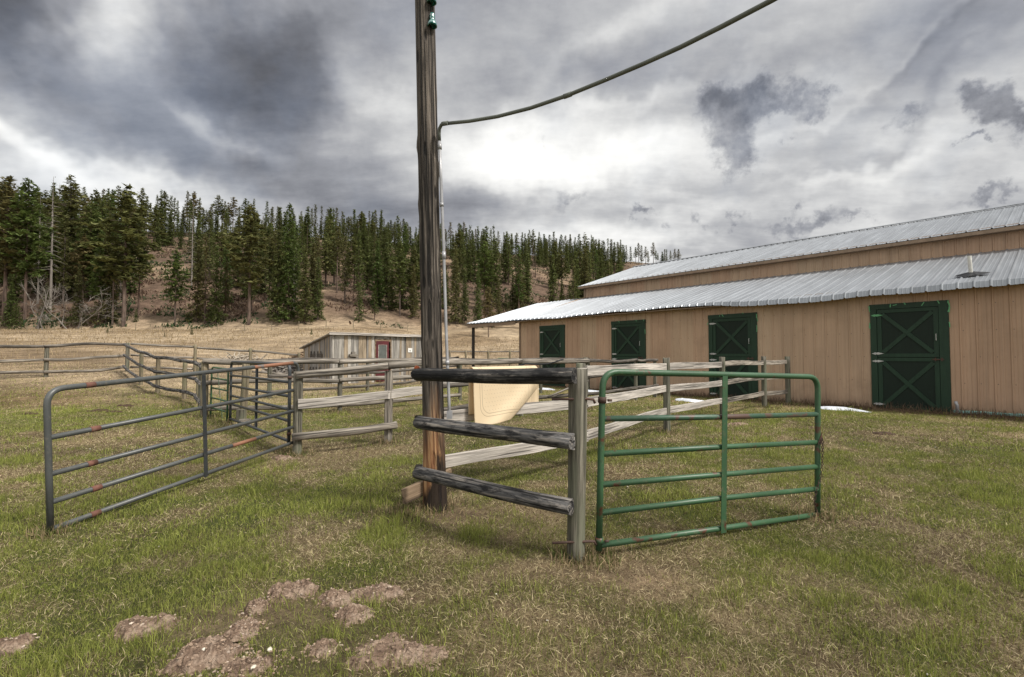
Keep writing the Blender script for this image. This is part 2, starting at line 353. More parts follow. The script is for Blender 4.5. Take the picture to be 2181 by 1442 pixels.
def _pole(t):
    v = t.obj((.7, 17, 17)); a = t.noise(v, 1, 8, .7, 1.1); c = t.noise(t.obj((1.6, 55, 55)), 1, 5, .6, .3)
    col = t.ramp(a, [(.30, (.010, .008, .006)), (.42, (.050, .041, .034)), (.54, (.145, .122, .100)), (.71, (.33, .285, .24))])
    col = t.mix(.8, col, t.ramp(c, [(.38, .35), (.62, 1.15)]), 'MULTIPLY')
    x, y, z = t.sep(t.node('ShaderNodeTexCoord').outputs['Object'])
    ck = t.ramp(t.noise(t.obj((.45, 30, 30)), 1, 4, .6, .4), [(.41, 0.0), (.46, 1.0)]); col = t.mix(.85, col, ck, 'MULTIPLY')
    # knots
    kn = t.vor(t.obj((2.3, 9, 9)), 1.0); knf = t.ramp(kn, [(.12, 0.0), (.2, 1.0)]); col = t.mix(.85, col, knf, 'MULTIPLY')
    # bare orange and charred wood on the lowest metre and a half
    low = t.ramp(t.m('ADD', t.m('MULTIPLY', x, .62), t.m('MULTIPLY', t.m('SUBTRACT', t.noise(t.obj((1.3, 9, 9)), 1, 4), .5), .9)), [(.32, 1.0), (.80, 0.0)])
    orange = t.ramp(t.noise(t.obj((1.5, 26, 26)), 1, 5, .6, .6), [(.3, (.035, .018, .01)), (.42, (.22, .10, .045)), (.55, (.46, .27, .13)), (.75, (.56, .44, .30))])
    col = t.mix(low, col, orange)
    side = t.m('ADD', t.m('MULTIPLY', y, 1.9), .62)      # the burn lies on the left front face
    burn = t.ramp(t.m('ADD', t.m('MULTIPLY', t.noise(t.obj((1.6, 6, 6)), 1, 5, .6), 1.0), t.m('SUBTRACT', t.m('MULTIPLY', side, .5), t.m('MULTIPLY', x, .35))), [(.56, 0.0), (.64, 1.0)])
    col = t.mix(t.m('MULTIPLY', t.m('MULTIPLY', burn, low), .95), col, (.008, .007, .007))
    return col, t.bump(t.m('ADD', a, t.m('ADD', t.m('MULTIPLY', c, .6), t.m('MULTIPLY', t.m('ADD', knf, ck), .6))), 1.0, .02)
M['pole'] = mat('pole_wood', _pole, .85)
def paint(name, base, rust=(.10, .04, .022), amt=.56, rough=.45, dirt=(.16, .14, .10), scale=5, hi=.06):
    def b(t):
        v = t.obj((1, 1, 1)); a = t.noise(v, scale, 7, .68, .3); bb = t.noise(v, scale*5, 4, .6)
        col = t.mix(.7, base, t.ramp(t.noise(v, 2.2, 4), [(.3, .72), (.7, 1.3)]), 'MULTIPLY')
        col = t.mix(t.ramp(a, [(amt, 0.0), (amt+.045, 1.0)]), col, t.mix(bb, rust, tuple(c*.45 for c in rust)))
        col = t.mix(t.m('MULTIPLY', t.ramp(bb, [(.56, 0.0), (.72, 1.0)]), .35), col, dirt)
        return col, t.bump(t.m('ADD', a, bb), .22, .004)
    return mat(name, b, rough, 0, .45)
M['green_pipe'] = paint('green_gate_paint', (.032, .082, .038), amt=.59, dirt=(.15, .12, .08))
M['green_worn'] = paint('worn_green_gate_paint', (.032, .075, .045), amt=.50, rust=(.11, .065, .05))
M['grey_pipe'] = paint('grey_gate_paint', (.066, .070, .068), amt=.72, rough=.4, rust=(.13, .05, .03))
M['grey_pipe_dk'] = paint('dark_grey_gate_paint', (.035, .039, .042), amt=.70, rough=.42)
M['rusty'] = paint('rusted_pipe', (.23, .105, .06), amt=.60, rust=(.17, .16, .15), rough=.7, scale=7)
M['rust_weld'] = paint('rusty_weld', (.13, .055, .038), amt=.6, rough=.8)
M['iron'] = paint('rusty_iron', (.055, .030, .022), amt=.55, rough=.75)
M['hinge'] = paint('zinc_hinge', (.38, .38, .37), amt=.58, rough=.45, rust=(.12, .07, .05), scale=14)
M['tractor_green'] = paint('implement_green', (.02, .13, .045), amt=.62)
M['yellow'] = paint('implement_yellow', (.45, .32, .06), amt=.6)
def flat(name, c, rough=.6, metal=0.0, var=.2, scale=6, bump=.1, spec=.3):
    def b(t):
        a = t.noise(t.obj(), scale, 5, .6)
        return t.mix(1, c, t.ramp(a, [(.3, 1-var), (.7, 1+var)]), 'MULTIPLY'), t.bump(a, bump, .01)
    return mat(name, b, rough, metal, spec)
M['conduit'] = flat('grey_conduit', (.33, .33, .34), .35, .2)
M['cable_grey'] = flat('overhead_conduit', (.12, .13, .115), .7)
M['white_pvc'] = flat('pvc_pipe', (.55, .54, .50), .4)
M['tar'] = flat('roof_tar', (.02, .021, .024), .6)
M['snow'] = flat('snow', (.60, .63, .69), .7, 0, .14, 9, .6)
M['tape'] = flat('green_masking_tape', (.12, .33, .16), .6)
M['teal'] = mat('teal_flaked_paint', lambda t: (t.ramp(t.noise(t.obj((3, 3, 6)), 3, 6, .7), [(.42, (.16, .15, .12)), (.5, (.22, .42, .38)), (.7, (.35, .55, .50))]), None)[0], .8)
M['black'] = flat('dark_interior', (.012, .011, .010), .9)
M['paper'] = flat('white_sign', (.72, .71, .68), .6, 0, .05)
M['ink'] = flat('sign_ink', (.03, .03, .03), .7)
M['glass_pane'] = flat('dusty_pane', (.10, .11, .10), .25, 0, .2, 4, .05, .5)
M['red'] = paint('dark_red_door_paint', (.085, .009, .013), amt=.68, rough=.5)
M['orange'] = flat('orange_plastic', (.50, .13, .05), .5)
def _ins(t):
    b = t.n['Principled BSDF']; b.inputs['Transmission Weight'].default_value = .25; b.inputs['IOR'].default_value = 1.45
    return (.006, .14, .12, 1)
M['insul'] = mat('teal_glass', _ins, .25, 0, .35)
def _siding(t):
    o = t.node('ShaderNodeTexCoord').outputs['Object']; x, y, z = t.sep(o)
    a = t.noise(t.vm('MULTIPLY', o, (1.1, 1.1, .35)), 1, 4, .55); s = t.noise(t.vm('MULTIPLY', o, (22, 22, .45)), 1, 4, .6)
    # each 0.9 m sheet has faded a little differently
    sheet = t.node('ShaderNodeTexWhiteNoise', noise_dimensions='1D'); t.put(sheet.inputs['W'], t.m('FLOOR', t.m('DIVIDE', x, .92)))
    col = t.mix(t.m('MULTIPLY', sheet.outputs[0], .9), (.415, .272, .182), (.44, .325, .222))
    col = t.mix(.8, col, t.ramp(a, [(.3, .86), (.7, 1.12)]), 'MULTIPLY')
    col = t.mix(.7, col, t.ramp(s, [(.3, .86), (.7, 1.08)]), 'MULTIPLY')
    blot = t.noise(t.vm('MULTIPLY', o, (.7, .7, .9)), 1, 6, .7, .4); col = t.mix(t.m('MULTIPLY', t.ramp(blot, [(.5, 0.0), (.72, 1.0)]), .35), col, (.20, .135, .085))
    run = t.noise(t.vm('MULTIPLY', o, (7, 7, .22)), 1, 4, .6); col = t.mix(t.m('MULTIPLY', t.ramp(run, [(.56, 0.0), (.70, 1.0)]), .28), col, (.17, .12, .08))
    # splashed dirt along the foot
    dirt = t.m('MULTIPLY', t.ramp(t.m('ADD', z, t.m('MULTIPLY', t.noise(t.vm('MULTIPLY', o, (5, 5, 2)), 1, 5), .5)), [(.22, 1.0), (.62, 0.0)]), .45)
    col = t.mix(dirt, col, (.14, .10, .065))
    # screws
    fx = t.m('ABSOLUTE', t.m('SUBTRACT', t.m('FRACT', t.m('DIVIDE', t.m('ADD', x, .075), .305)), .5)); fz = t.m('ABSOLUTE', t.m('SUBTRACT', t.m('FRACT', t.m('DIVIDE', t.m('ADD', z, .25), .68)), .5))
    d = t.m('ADD', t.m('POWER', t.m('MULTIPLY', fx, .305), 2.0), t.m('POWER', t.m('MULTIPLY', fz, .68), 2.0))
    scr = t.m('LESS_THAN', d, .012**2); col = t.mix(t.m('MULTIPLY', scr, .85), col, (.09, .07, .055))
    return col, t.bump(s, .08, .01)
M['siding'] = mat('tan_metal_siding', _siding, .5, 0, .35)
def _roof(t):
    o = t.node('ShaderNodeTexCoord').outputs['Object']; a = t.noise(t.vm('MULTIPLY', o, (3, .5, .5)), 1, 5, .6); s = t.noise(t.vm('MULTIPLY', o, (14, .6, .6)), 1, 4)
    x, y, z = t.sep(o)
    sheet = t.node('ShaderNodeTexWhiteNoise', noise_dimensions='1D'); t.put(sheet.inputs['W'], t.m('FLOOR', t.m('DIVIDE', x, .92)))
    col = t.mix(1, (.315, .335, .36), t.ramp(a, [(.3, .80), (.7, 1.12)]), 'MULTIPLY'); col = t.mix(.6, col, t.ramp(s, [(.3, .82), (.7, 1.08)]), 'MULTIPLY')
    col = t.mix(1, col, t.ramp(sheet.outputs[0], [(0.0, .9), (1.0, 1.04)]), 'MULTIPLY')
    fx = t.m('ABSOLUTE', t.m('SUBTRACT', t.m('FRACT', t.m('DIVIDE', t.m('ADD', x, .10), .305)), .5)); fy = t.m('ABSOLUTE', t.m('SUBTRACT', t.m('FRACT', t.m('DIVIDE', y, .6)), .5))
    d = t.m('ADD', t.m('POWER', t.m('MULTIPLY', fx, .305), 2.0), t.m('POWER', t.m('MULTIPLY', fy, .6), 2.0))
    col = t.mix(t.m('MULTIPLY', t.m('LESS_THAN', d, .013**2), .6), col, (.2, .2, .2))
    return col, t.bump(a, .12, .02)
M['roof'] = mat('galvanised_roofing', _roof, .42, .55, .5)
M['fascia'] = flat('tan_trim', (.23, .165, .115), .55)
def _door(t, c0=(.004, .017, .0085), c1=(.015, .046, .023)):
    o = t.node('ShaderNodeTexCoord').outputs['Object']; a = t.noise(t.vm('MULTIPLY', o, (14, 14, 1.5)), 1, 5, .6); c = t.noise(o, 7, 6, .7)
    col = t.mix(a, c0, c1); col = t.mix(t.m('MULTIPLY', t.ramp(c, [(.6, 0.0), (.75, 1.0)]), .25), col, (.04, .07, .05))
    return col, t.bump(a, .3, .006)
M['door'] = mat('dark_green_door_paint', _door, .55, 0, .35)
M['door_panel'] = mat('door_panel_shaded_green', lambda t: _door(t, (.002, .007, .004), (.005, .017, .009)), .6, 0, .3)  # panel green darkened: shade between the braces is put into the colour
def _mat(t):
    uv = t.node('ShaderNodeTexCoord').outputs['UV']; u, v, _ = t.sep(uv)     # uv in metres
    r = .030
    p = t.m('ADD', u, v); q = t.m('SUBTRACT', u, v)
    # staggered short dashes, alternately turned
    cu = t.m('FRACT', t.m('DIVIDE', u, .042)); row = t.m('FLOOR', t.m('DIVIDE', v, .042))
    cu = t.m('FRACT', t.m('ADD', t.m('DIVIDE', u, .042), t.m('MULTIPLY', t.m('MODULO', row, 2.0), .5))); cv = t.m('FRACT', t.m('DIVIDE', v, .042))
    du = t.m('SUBTRACT', cu, .5); dv = t.m('SUBTRACT', cv, .5)
    a = t.m('ADD', t.m('MULTIPLY', du, .8), t.m('MULTIPLY', dv, -.6)); b = t.m('ADD', t.m('MULTIPLY', du, .6), t.m('MULTIPLY', dv, .8))
    dash = t.m('MULTIPLY', t.m('LESS_THAN', t.m('ABSOLUTE', a), .17), t.m('LESS_THAN', t.m('ABSOLUTE', b), .05))
    def rectd(inset):        # distance to nested frame lines
        ex = t.m('SUBTRACT', t.m('MINIMUM', t.m('SUBTRACT', u, .0), t.m('SUBTRACT', 1.0, u)), 0.0); ey = t.m('MINIMUM', v, t.m('SUBTRACT', 1.25, v))
        # rounded corner
        k = .10; ax = t.m('MAXIMUM', t.m('SUBTRACT', k+inset, ex), 0.0); ay = t.m('MAXIMUM', t.m('SUBTRACT', k+inset, ey), 0.0)
        return t.m('SUBTRACT', k, t.m('SQRT', t.m('ADD', t.m('MULTIPLY', ax, ax), t.m('MULTIPLY', ay, ay))))
    e0 = rectd(.0)
    lines = None
    for ins in (.085, .115):
        l = t.m('LESS_THAN', t.m('ABSOLUTE', rectd(ins)), .0035); lines = l if lines is None else t.m('MAXIMUM', lines, l)
    inside = t.m('GREATER_THAN', rectd(.135), .0)
    wav = t.m('SINE', t.m('MULTIPLY', v, 21.0)); cur = t.m('LESS_THAN', t.m('ABSOLUTE', t.m('SUBTRACT', u, t.m('ADD', .80, t.m('MULTIPLY', wav, .03)))), .003)
    right = t.m('GREATER_THAN', u, .80); strp = t.m('MULTIPLY', right, t.m('LESS_THAN', t.m('ABSOLUTE', t.m('SUBTRACT', t.m('FRACT', t.m('DIVIDE', u, .04)), .5)), .05))
    mark = t.m('MAXIMUM', t.m('MAXIMUM', t.m('MULTIPLY', t.m('MULTIPLY', dash, inside), t.m('LESS_THAN', u, .79)), lines), strp)
    n = t.noise(uv, 5, 4); base = t.mix(n, (.76, .62, .42), (.84, .72, .52))
    col = t.mix(t.m('MULTIPLY', mark, .42), base, (.20, .135, .07))
    b = t.n['Principled BSDF']; out = t.n['Material Output']
    tr = t.node('ShaderNodeBsdfTranslucent'); t.put(tr.inputs[0], col); mx = t.node('ShaderNodeMixShader'); mx.inputs[0].default_value = .35
    t.l.new(b.outputs[0], mx.inputs[1]); t.l.new(tr.outputs[0], mx.inputs[2]); t.l.new(mx.outputs[0], out.inputs[0])
    return col, t.bump(t.m('SUBTRACT', 1.0, mark), .5, .004)
M['mat'] = mat('tan_rubber_mat', _mat, .5)
def _leafy(name, trans=.25, rough=.6, var=.35):
    def b(t):
        rv = t.m('ADD', 1-var/2, t.m('MULTIPLY', t.rnd(), var)); col = t.mix(1, t.attr('tint'), t.comb(rv, t.m('ADD', .92, t.m('MULTIPLY', rv, .08)), rv), 'MULTIPLY')
        bs = t.n['Principled BSDF']; out = t.n['Material Output']
        tr = t.node('ShaderNodeBsdfTranslucent'); t.put(tr.inputs[0], col); mx = t.node('ShaderNodeMixShader'); mx.inputs[0].default_value = trans
        t.l.new(bs.outputs[0], mx.inputs[1]); t.l.new(tr.outputs[0], mx.inputs[2]); t.l.new(mx.outputs[0], out.inputs[0])
        return col
    return mat(name, b, rough, 0, .2)
M['needle'] = _leafy('conifer_needles', .35, .6, .55)
M['grass'] = _leafy('grass_blades', .3, .6, 0)
M['bark'] = mat('pine_bark', lambda t: (t.mix(t.rnd(), t.ramp(t.noise(t.obj((6, 6, 1.5)), 1, 5), [(.3, (.042, .027, .020)), (.7, (.16, .105, .078))]), t.ramp(t.noise(t.obj((6, 6, 1.5)), 1, 5), [(.3, (.035, .028, .024)), (.7, (.15, .12, .10))])), None)[0], .9)
M['bark_grey'] = mat('dead_grey_bark', lambda t: (t.ramp(t.noise(t.obj((6, 6, 1.5)), 1, 5), [(.3, (.09, .08, .07)), (.7, (.28, .25, .22))]), None)[0], .9)
M['bark_pale'] = mat('bleached_wood', lambda t: (t.ramp(t.noise(t.obj((6, 6, 1.5)), 1, 5), [(.3, (.20, .17, .13)), (.7, (.5, .44, .36))]), None)[0], .9)
def _ground(t):
    o = t.node('ShaderNodeTexCoord').outputs['Object']
    a = t.noise(o, 1.3, 6, .65); b = t.noise(o, 11, 6, .7); c = t.noise(o, 55, 4, .7); far = t.noise(t.vm('MULTIPLY', o, (.22, .9, .5)), 1, 7, .7); mid = t.noise(t.vm('MULTIPLY', o, (.35, .35, .35)), 1, 6, .75)
    col = t.attr('tint')
    col = t.mix(.8, col, t.ramp(a, [(.3, .72), (.7, 1.25)]), 'MULTIPLY'); col = t.mix(.85, col, t.ramp(b, [(.3, .5), (.7, 1.45)]), 'MULTIPLY')
    col = t.mix(.8, col, t.ramp(c, [(.3, .55), (.7, 1.4)]), 'MULTIPLY'); col = t.mix(.7, col, t.ramp(far, [(.32, .58), (.68, 1.32)]), 'MULTIPLY'); col = t.mix(.8, col, t.ramp(mid, [(.36, .5), (.62, 1.4)]), 'MULTIPLY')
    return col, t.bump(t.m('ADD', b, t.m('MULTIPLY', c, .5)), .8, .05)
M['ground'] = mat('pasture_ground', _ground, .95, 0, .1)
def _dirt(t):
    o = t.node('ShaderNodeTexCoord').outputs['Object']; a = t.noise(o, 14, 6, .7); b = t.noise(o, 60, 5, .7); v = t.vor(o, 30)
    col = t.ramp(a, [(.28, (.07, .043, .03)), (.5, (.235, .165, .12)), (.72, (.42, .325, .25))])
    col = t.mix(.7, col, t.ramp(b, [(.3, .55), (.7, 1.35)]), 'MULTIPLY')
    return col, t.bump(t.m('ADD', a, t.m('ADD', t.m('MULTIPLY', b, .6), v)), 1.0, .03)
M['dirt'] = mat('crumbly_dirt', _dirt, .95, 0, .1)
M['stone'] = mat('pale_stone', lambda t: (t.mix(1, t.attr('tint'), t.ramp(t.noise(t.obj(), 60, 5), [(.3, .7), (.7, 1.2)]), 'MULTIPLY'), None)[0], .85)
M['dung'] = mat('dry_manure', lambda t: (t.ramp(t.noise(t.obj(), 24, 6, .7), [(.3, (.02, .013, .008)), (.7, (.09, .055, .035))]), None)[0], .95)
# ------------------------------------------------------------------ ground cover fields (shared by the soil sheet and the blades)
BN = Vector((.754, .657, 0)); BU = Vector((.657, -.754, 0)); B0 = BN*17.0      # barn: wall plane 17 m off, x runs along the wall
NPR = np.random.RandomState(3)
MOUNDS = [(300, 1338, .17, .085), (543, 1300, .085, .075), (520, 1345, .12, .06), (620, 1262, .15, .085), (712, 1276, .15, .055), (815, 1268, .17, .05),
          (430, 1402, .19, .10), (545, 1420, .14, .07), (850, 1392, .20, .06), (684, 1385, .10, .05), (20, 1380, .14, .06), (752, 1312, .12, .04)]
MW = [(G(a, b), r*.74, h) for a, b, r, h in MOUNDS]
BARE = [(G(960, 1095), .55, .35), (G(1110, 1140), .4, .25), (G(600, 975), .45, .3), (G(1330, 1230), .5, .3), (G(1250, 1405), .25, .15), (G(600, 1300), .5, .35), (G(790, 1400), .5, .3), (G(420, 1330), .5, .25)]
GREENB = [(G(120, 880), 3.0, 1.6, .30), (G(230, 868), 2.5, .6, .25), (G(560, 1060), 1.3, .7, .3), (G(1090, 1010), 1.0, .6, .2), (G(100, 1350), 1.0, .8, .25), (G(1900, 1030), 1.5, .9, .22), (G(2050, 960), 2, 1, .2), (G(1300, 1080), 1.2, .6, .15), (G(950, 1190), .8, .35, .25), (G(650, 1240), .7, .3, .25), (G(1500, 930), 2, 1, .12), (G(120, 1100), 1.0, .7, .22)]
STRAWB = [(G(1200, 1240), .9, .4, .3), (G(760, 960), 1.4, .6, .3), (G(1000, 1090), 1.0, .4, .35), (G(1450, 1000), 1.2, .8, .25), (G(1350, 1200), .9, .4, .2), (G(150, 820), 6, 1.5, .2), (G(1700, 1330), .8, .5, .12), (G(1230, 880), 2, 1.5, .15), (G(60, 1010), 1.2, .6, .22), (G(300, 930), 1.8, .7, .2), (G(700, 1130), .6, .3, .2)]
def greenness(x, z):
    n = .50+(fbm(x, z, .55, 4, 11)-.5)*1.1+(fbm(x, z, 3.2, 3, 15)-.5)*1.6
    for c, rx, rz, a in GREENB: n = n+a*1.2*np.exp(-((x-c.x)/rx)**2-((z-c.y)/rz)**2)
    for c, rx, rz, a in STRAWB: n = n-a*1.3*np.exp(-((x-c.x)/rx)**2-((z-c.y)/rz)**2)
    return n
def drywood(x, z):                      # 1 where the pasture turns to dry tan field
    th = np.degrees(np.arctan2(x, z))
    edge = np.interp(th, [-60, -35, -20, -5, 30], [15.5, 16, 18.5, 24, 30])
    return sst(z+(fbm(x, z, .25, 3, 31)-.5)*6, edge-3, edge+5)
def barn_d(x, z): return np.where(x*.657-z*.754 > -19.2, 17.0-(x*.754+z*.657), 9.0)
def ground_tint(x, z):
    gr = np.clip(greenness(x, z), 0, 1)[:, None]; dw = drywood(x, z)[:, None]
    near = np.array([.17, .13, .075])*(1-gr)+np.array([.06, .068, .022])*gr
    mid = np.clip((fbm(x, z, .12, 4, 40)-.5)*3+.5, 0, 1)[:, None]
    field = np.array([.20, .145, .09])*(1-mid)+np.array([.33, .255, .17])*mid
    far_r = np.hypot(x, z)
    # middle distance has no blades, so the sheet carries the grass colour
    m2 = sst(far_r, 9, 20)[:, None]; gfar = np.array([.25, .19, .10])*(1-gr)+np.array([.15, .165, .045])*gr
    c = near*(1-m2)+gfar*m2
    brown = (sst(z, 12.5, 14.5)*(1-sst(z, 17, 21))*sst(-x, 8, 11)*np.clip(fbm(x, z, .35, 3, 61)*2.2-.3, 0, 1))[:, None]
    c = c*(1-brown*.8)+np.array([.15, .095, .055])*brown*.8
    c = c*(1-dw)+field*dw
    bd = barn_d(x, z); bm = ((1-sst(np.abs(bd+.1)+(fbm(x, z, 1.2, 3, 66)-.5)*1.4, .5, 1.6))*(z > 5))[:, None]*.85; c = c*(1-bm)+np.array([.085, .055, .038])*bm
    for p, r, h in MW:
        k = (1-sst(np.hypot(x-p.x, (z-p.y)), r*.6, r*1.25))[:, None]*.8; c = c*(1-k)+np.array([.19, .125, .088])*k
    for p, r, a in BARE:
        k = (a*1.6*np.exp(-((x-p.x)**2+((z-p.y)*1.6)**2)/r**2))[:, None]; k = np.clip(k, 0, .9); c = c*(1-k)+np.array([.17, .115, .08])*k
    # hill: red brown litter with tan glades
    th = np.arctan2(x, z); px = CX+F*np.tan(np.clip(th, -R(58), R(49))); zb = np.interp(px, *ZB); hl = sst(far_r*np.cos(np.clip(th, -R(58), R(49)))-zb, -4, 10)[:, None]
    hm = np.clip((fbm(x, z, .06, 5, 71)-.45)*4, 0, 1)[:, None]
    c = c*(1-hl)+(np.array([.115, .078, .056])*(1-hm)+np.array([.25, .18, .12])*hm)*hl
    return c
# ------------------------------------------------------------------ the ground: one polar sheet
def build_ground():
    rad = [0.4]
    while rad[-1] < 2500: rad.append(rad[-1]*1.022 if rad[-1] < 480 else rad[-1]*1.12)
    rad = np.array(rad)
    th = np.radians(np.concatenate([np.arange(-64, 56, .45), np.arange(56, 296, 6)]))
    nr, na = len(rad), len(th); Rr, T = np.meshgrid(rad, th, indexing='ij')
    x = (Rr*np.sin(T)).ravel(); y = (Rr*np.cos(T)).ravel(); z = g(x, y)
    v = np.column_stack([x, y, z]); v = np.vstack([v, [[0, 0, gz(0, .01)]]])
    i, j = np.meshgrid(np.arange(nr-1), np.arange(na), indexing='ij'); i = i.ravel(); j = j.ravel(); k = (j+1) % na
    q = np.column_stack([i*na+j, i*na+k, (i+1)*na+k, (i+1)*na+j])[:, ::-1]
    tri = np.column_stack([np.full(na, nr*na), (np.arange(na)+1) % na, np.arange(na)])
    me = bpy.data.meshes.new('ground'); nl = q.size+tri.size
    me.vertices.add(len(v)); me.vertices.foreach_set('co', v.ravel().astype(np.float32)); me.loops.add(nl); me.polygons.add(len(q)+len(tri))
    me.loops.foreach_set('vertex_index', np.concatenate([q.ravel(), tri.ravel()]).astype(np.int32))
    ls = np.concatenate([np.arange(len(q))*4, len(q)*4+np.arange(len(tri))*3]).astype(np.int32); me.polygons.foreach_set('loop_start', ls)
    me.update(calc_edges=True); me.validate(); me.shade_smooth()
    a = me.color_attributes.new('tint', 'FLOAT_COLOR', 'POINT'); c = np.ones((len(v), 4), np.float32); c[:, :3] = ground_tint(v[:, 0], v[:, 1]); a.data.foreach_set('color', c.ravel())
    me.materials.append(M['ground']); o = bpy.data.objects.new('ground', me); COL.objects.link(o); tag(o, kind='structure', label='rising pasture ground with bare soil, dry field and wooded hill', cat='ground')
build_ground()
# ------------------------------------------------------------------ grass blades
def blades_mesh(name, px, pz, h, wd, lean, col, label, cat, seg2=True, mt=None):
    n = len(px); rs = np.random.RandomState(len(name)+n); az = rs.uniform(0, 2*np.pi, n); face = rs.uniform(0, np.pi, n)
    z0 = g(px, pz)-.004; dx, dy = np.cos(az), np.sin(az); wx, wy = np.cos(face)*wd/2, np.sin(face)*wd/2
    sl_, cl = np.sin(lean), np.cos(lean)
    base = np.stack([px, pz, z0], 1); W = np.stack([wx, wy, rs.normal(0, .3, n)*wd], 1)
    mid = base+np.stack([dx*h*.5*sl_*.6, dy*h*.5*sl_*.6, h*.55*np.maximum(cl, .12)], 1)
    tip = base+np.stack([dx*h*sl_, dy*h*sl_, h*cl], 1)
    v = np.stack([base-W, base+W, mid+W*.8, mid-W*.8, tip], 1).reshape(-1, 3)
    o5 = np.arange(n)[:, None]*5
    q = o5+np.array([[0, 1, 2, 3]]); tr = o5+np.array([[3, 2, 4]])
    me = bpy.data.meshes.new(name); me.vertices.add(n*5); me.vertices.foreach_set('co', v.ravel().astype(np.float32)); me.loops.add(n*7); me.polygons.add(n*2)
    me.loops.foreach_set('vertex_index', np.concatenate([q.ravel(), tr.ravel()]).astype(np.int32))
    me.polygons.foreach_set('loop_start', np.concatenate([np.arange(n)*4, n*4+np.arange(n)*3]).astype(np.int32)); me.update(calc_edges=True)
    c = np.ones((n, 5, 4), np.float32); c[:, :, :3] = col[:, None, :]; a = me.color_attributes.new('tint', 'FLOAT_COLOR', 'POINT'); a.data.foreach_set('color', c.ravel())
    me.materials.append(mt or M['grass']); o = bpy.data.objects.new(name, me); COL.objects.link(o); return tag(o, label, cat, kind='stuff')
def sample_zone(z0, z1, n):
    r = np.sqrt(NPR.uniform(z0**2, z1**2, n)); tn = NPR.uniform(-1.34, 1.34, n); return tn*r, r     # uniform in the visible wedge
def cover(z0, z1, dens, kind):
    n = int(1.34*(z1**2-z0**2)*dens); x, z = sample_zone(z0, z1, n); bd = barn_d(x, z)
    keep = (bd > .05)
    for p, r, h in MW: keep &= ~((np.hypot(x-p.x, z-p.y) < r*.85) & (NPR.rand(n) < .6))
    for p, r, a in BARE: keep &= ~(NPR.rand(n) < np.clip(a*2.2*np.exp(-((x-p.x)**2+((z-p.y)*1.6)**2)/r**2), 0, .85))
    gr = greenness(x, z); dw = drywood(x, z)
    if kind == 'green': keep &= NPR.rand(n) < np.clip((gr-.02)*1.5, .08, 1)*(1-.93*dw)*np.clip((bd-.45)/1.5, .03, 1)
    else: keep &= NPR.rand(n) < np.clip(1.25-gr*.95, .22, 1)
    return x[keep], z[keep]
TUFTS = [(-.74, 4.78, .16), (.463, 3.6, .08), (.64, 3.6, .10), (2.83, 4.54, .12), (-3.44, 7.8, .12), (-2.2, 8.65, .12), (-4.17, 4.4, .06), (2.99, 9.38, .14), (4.99, 11.5, .15), (7.2, 13.85, .2), (8.45, 14.85, .2), (-3.7, 8.07, .1), (-1.05, 4.6, .15), (2.06, 13.5, .15), (-4.54, 12.8, .15), (-6.3, 11, .2), (-7.4, 11.8, .2)]
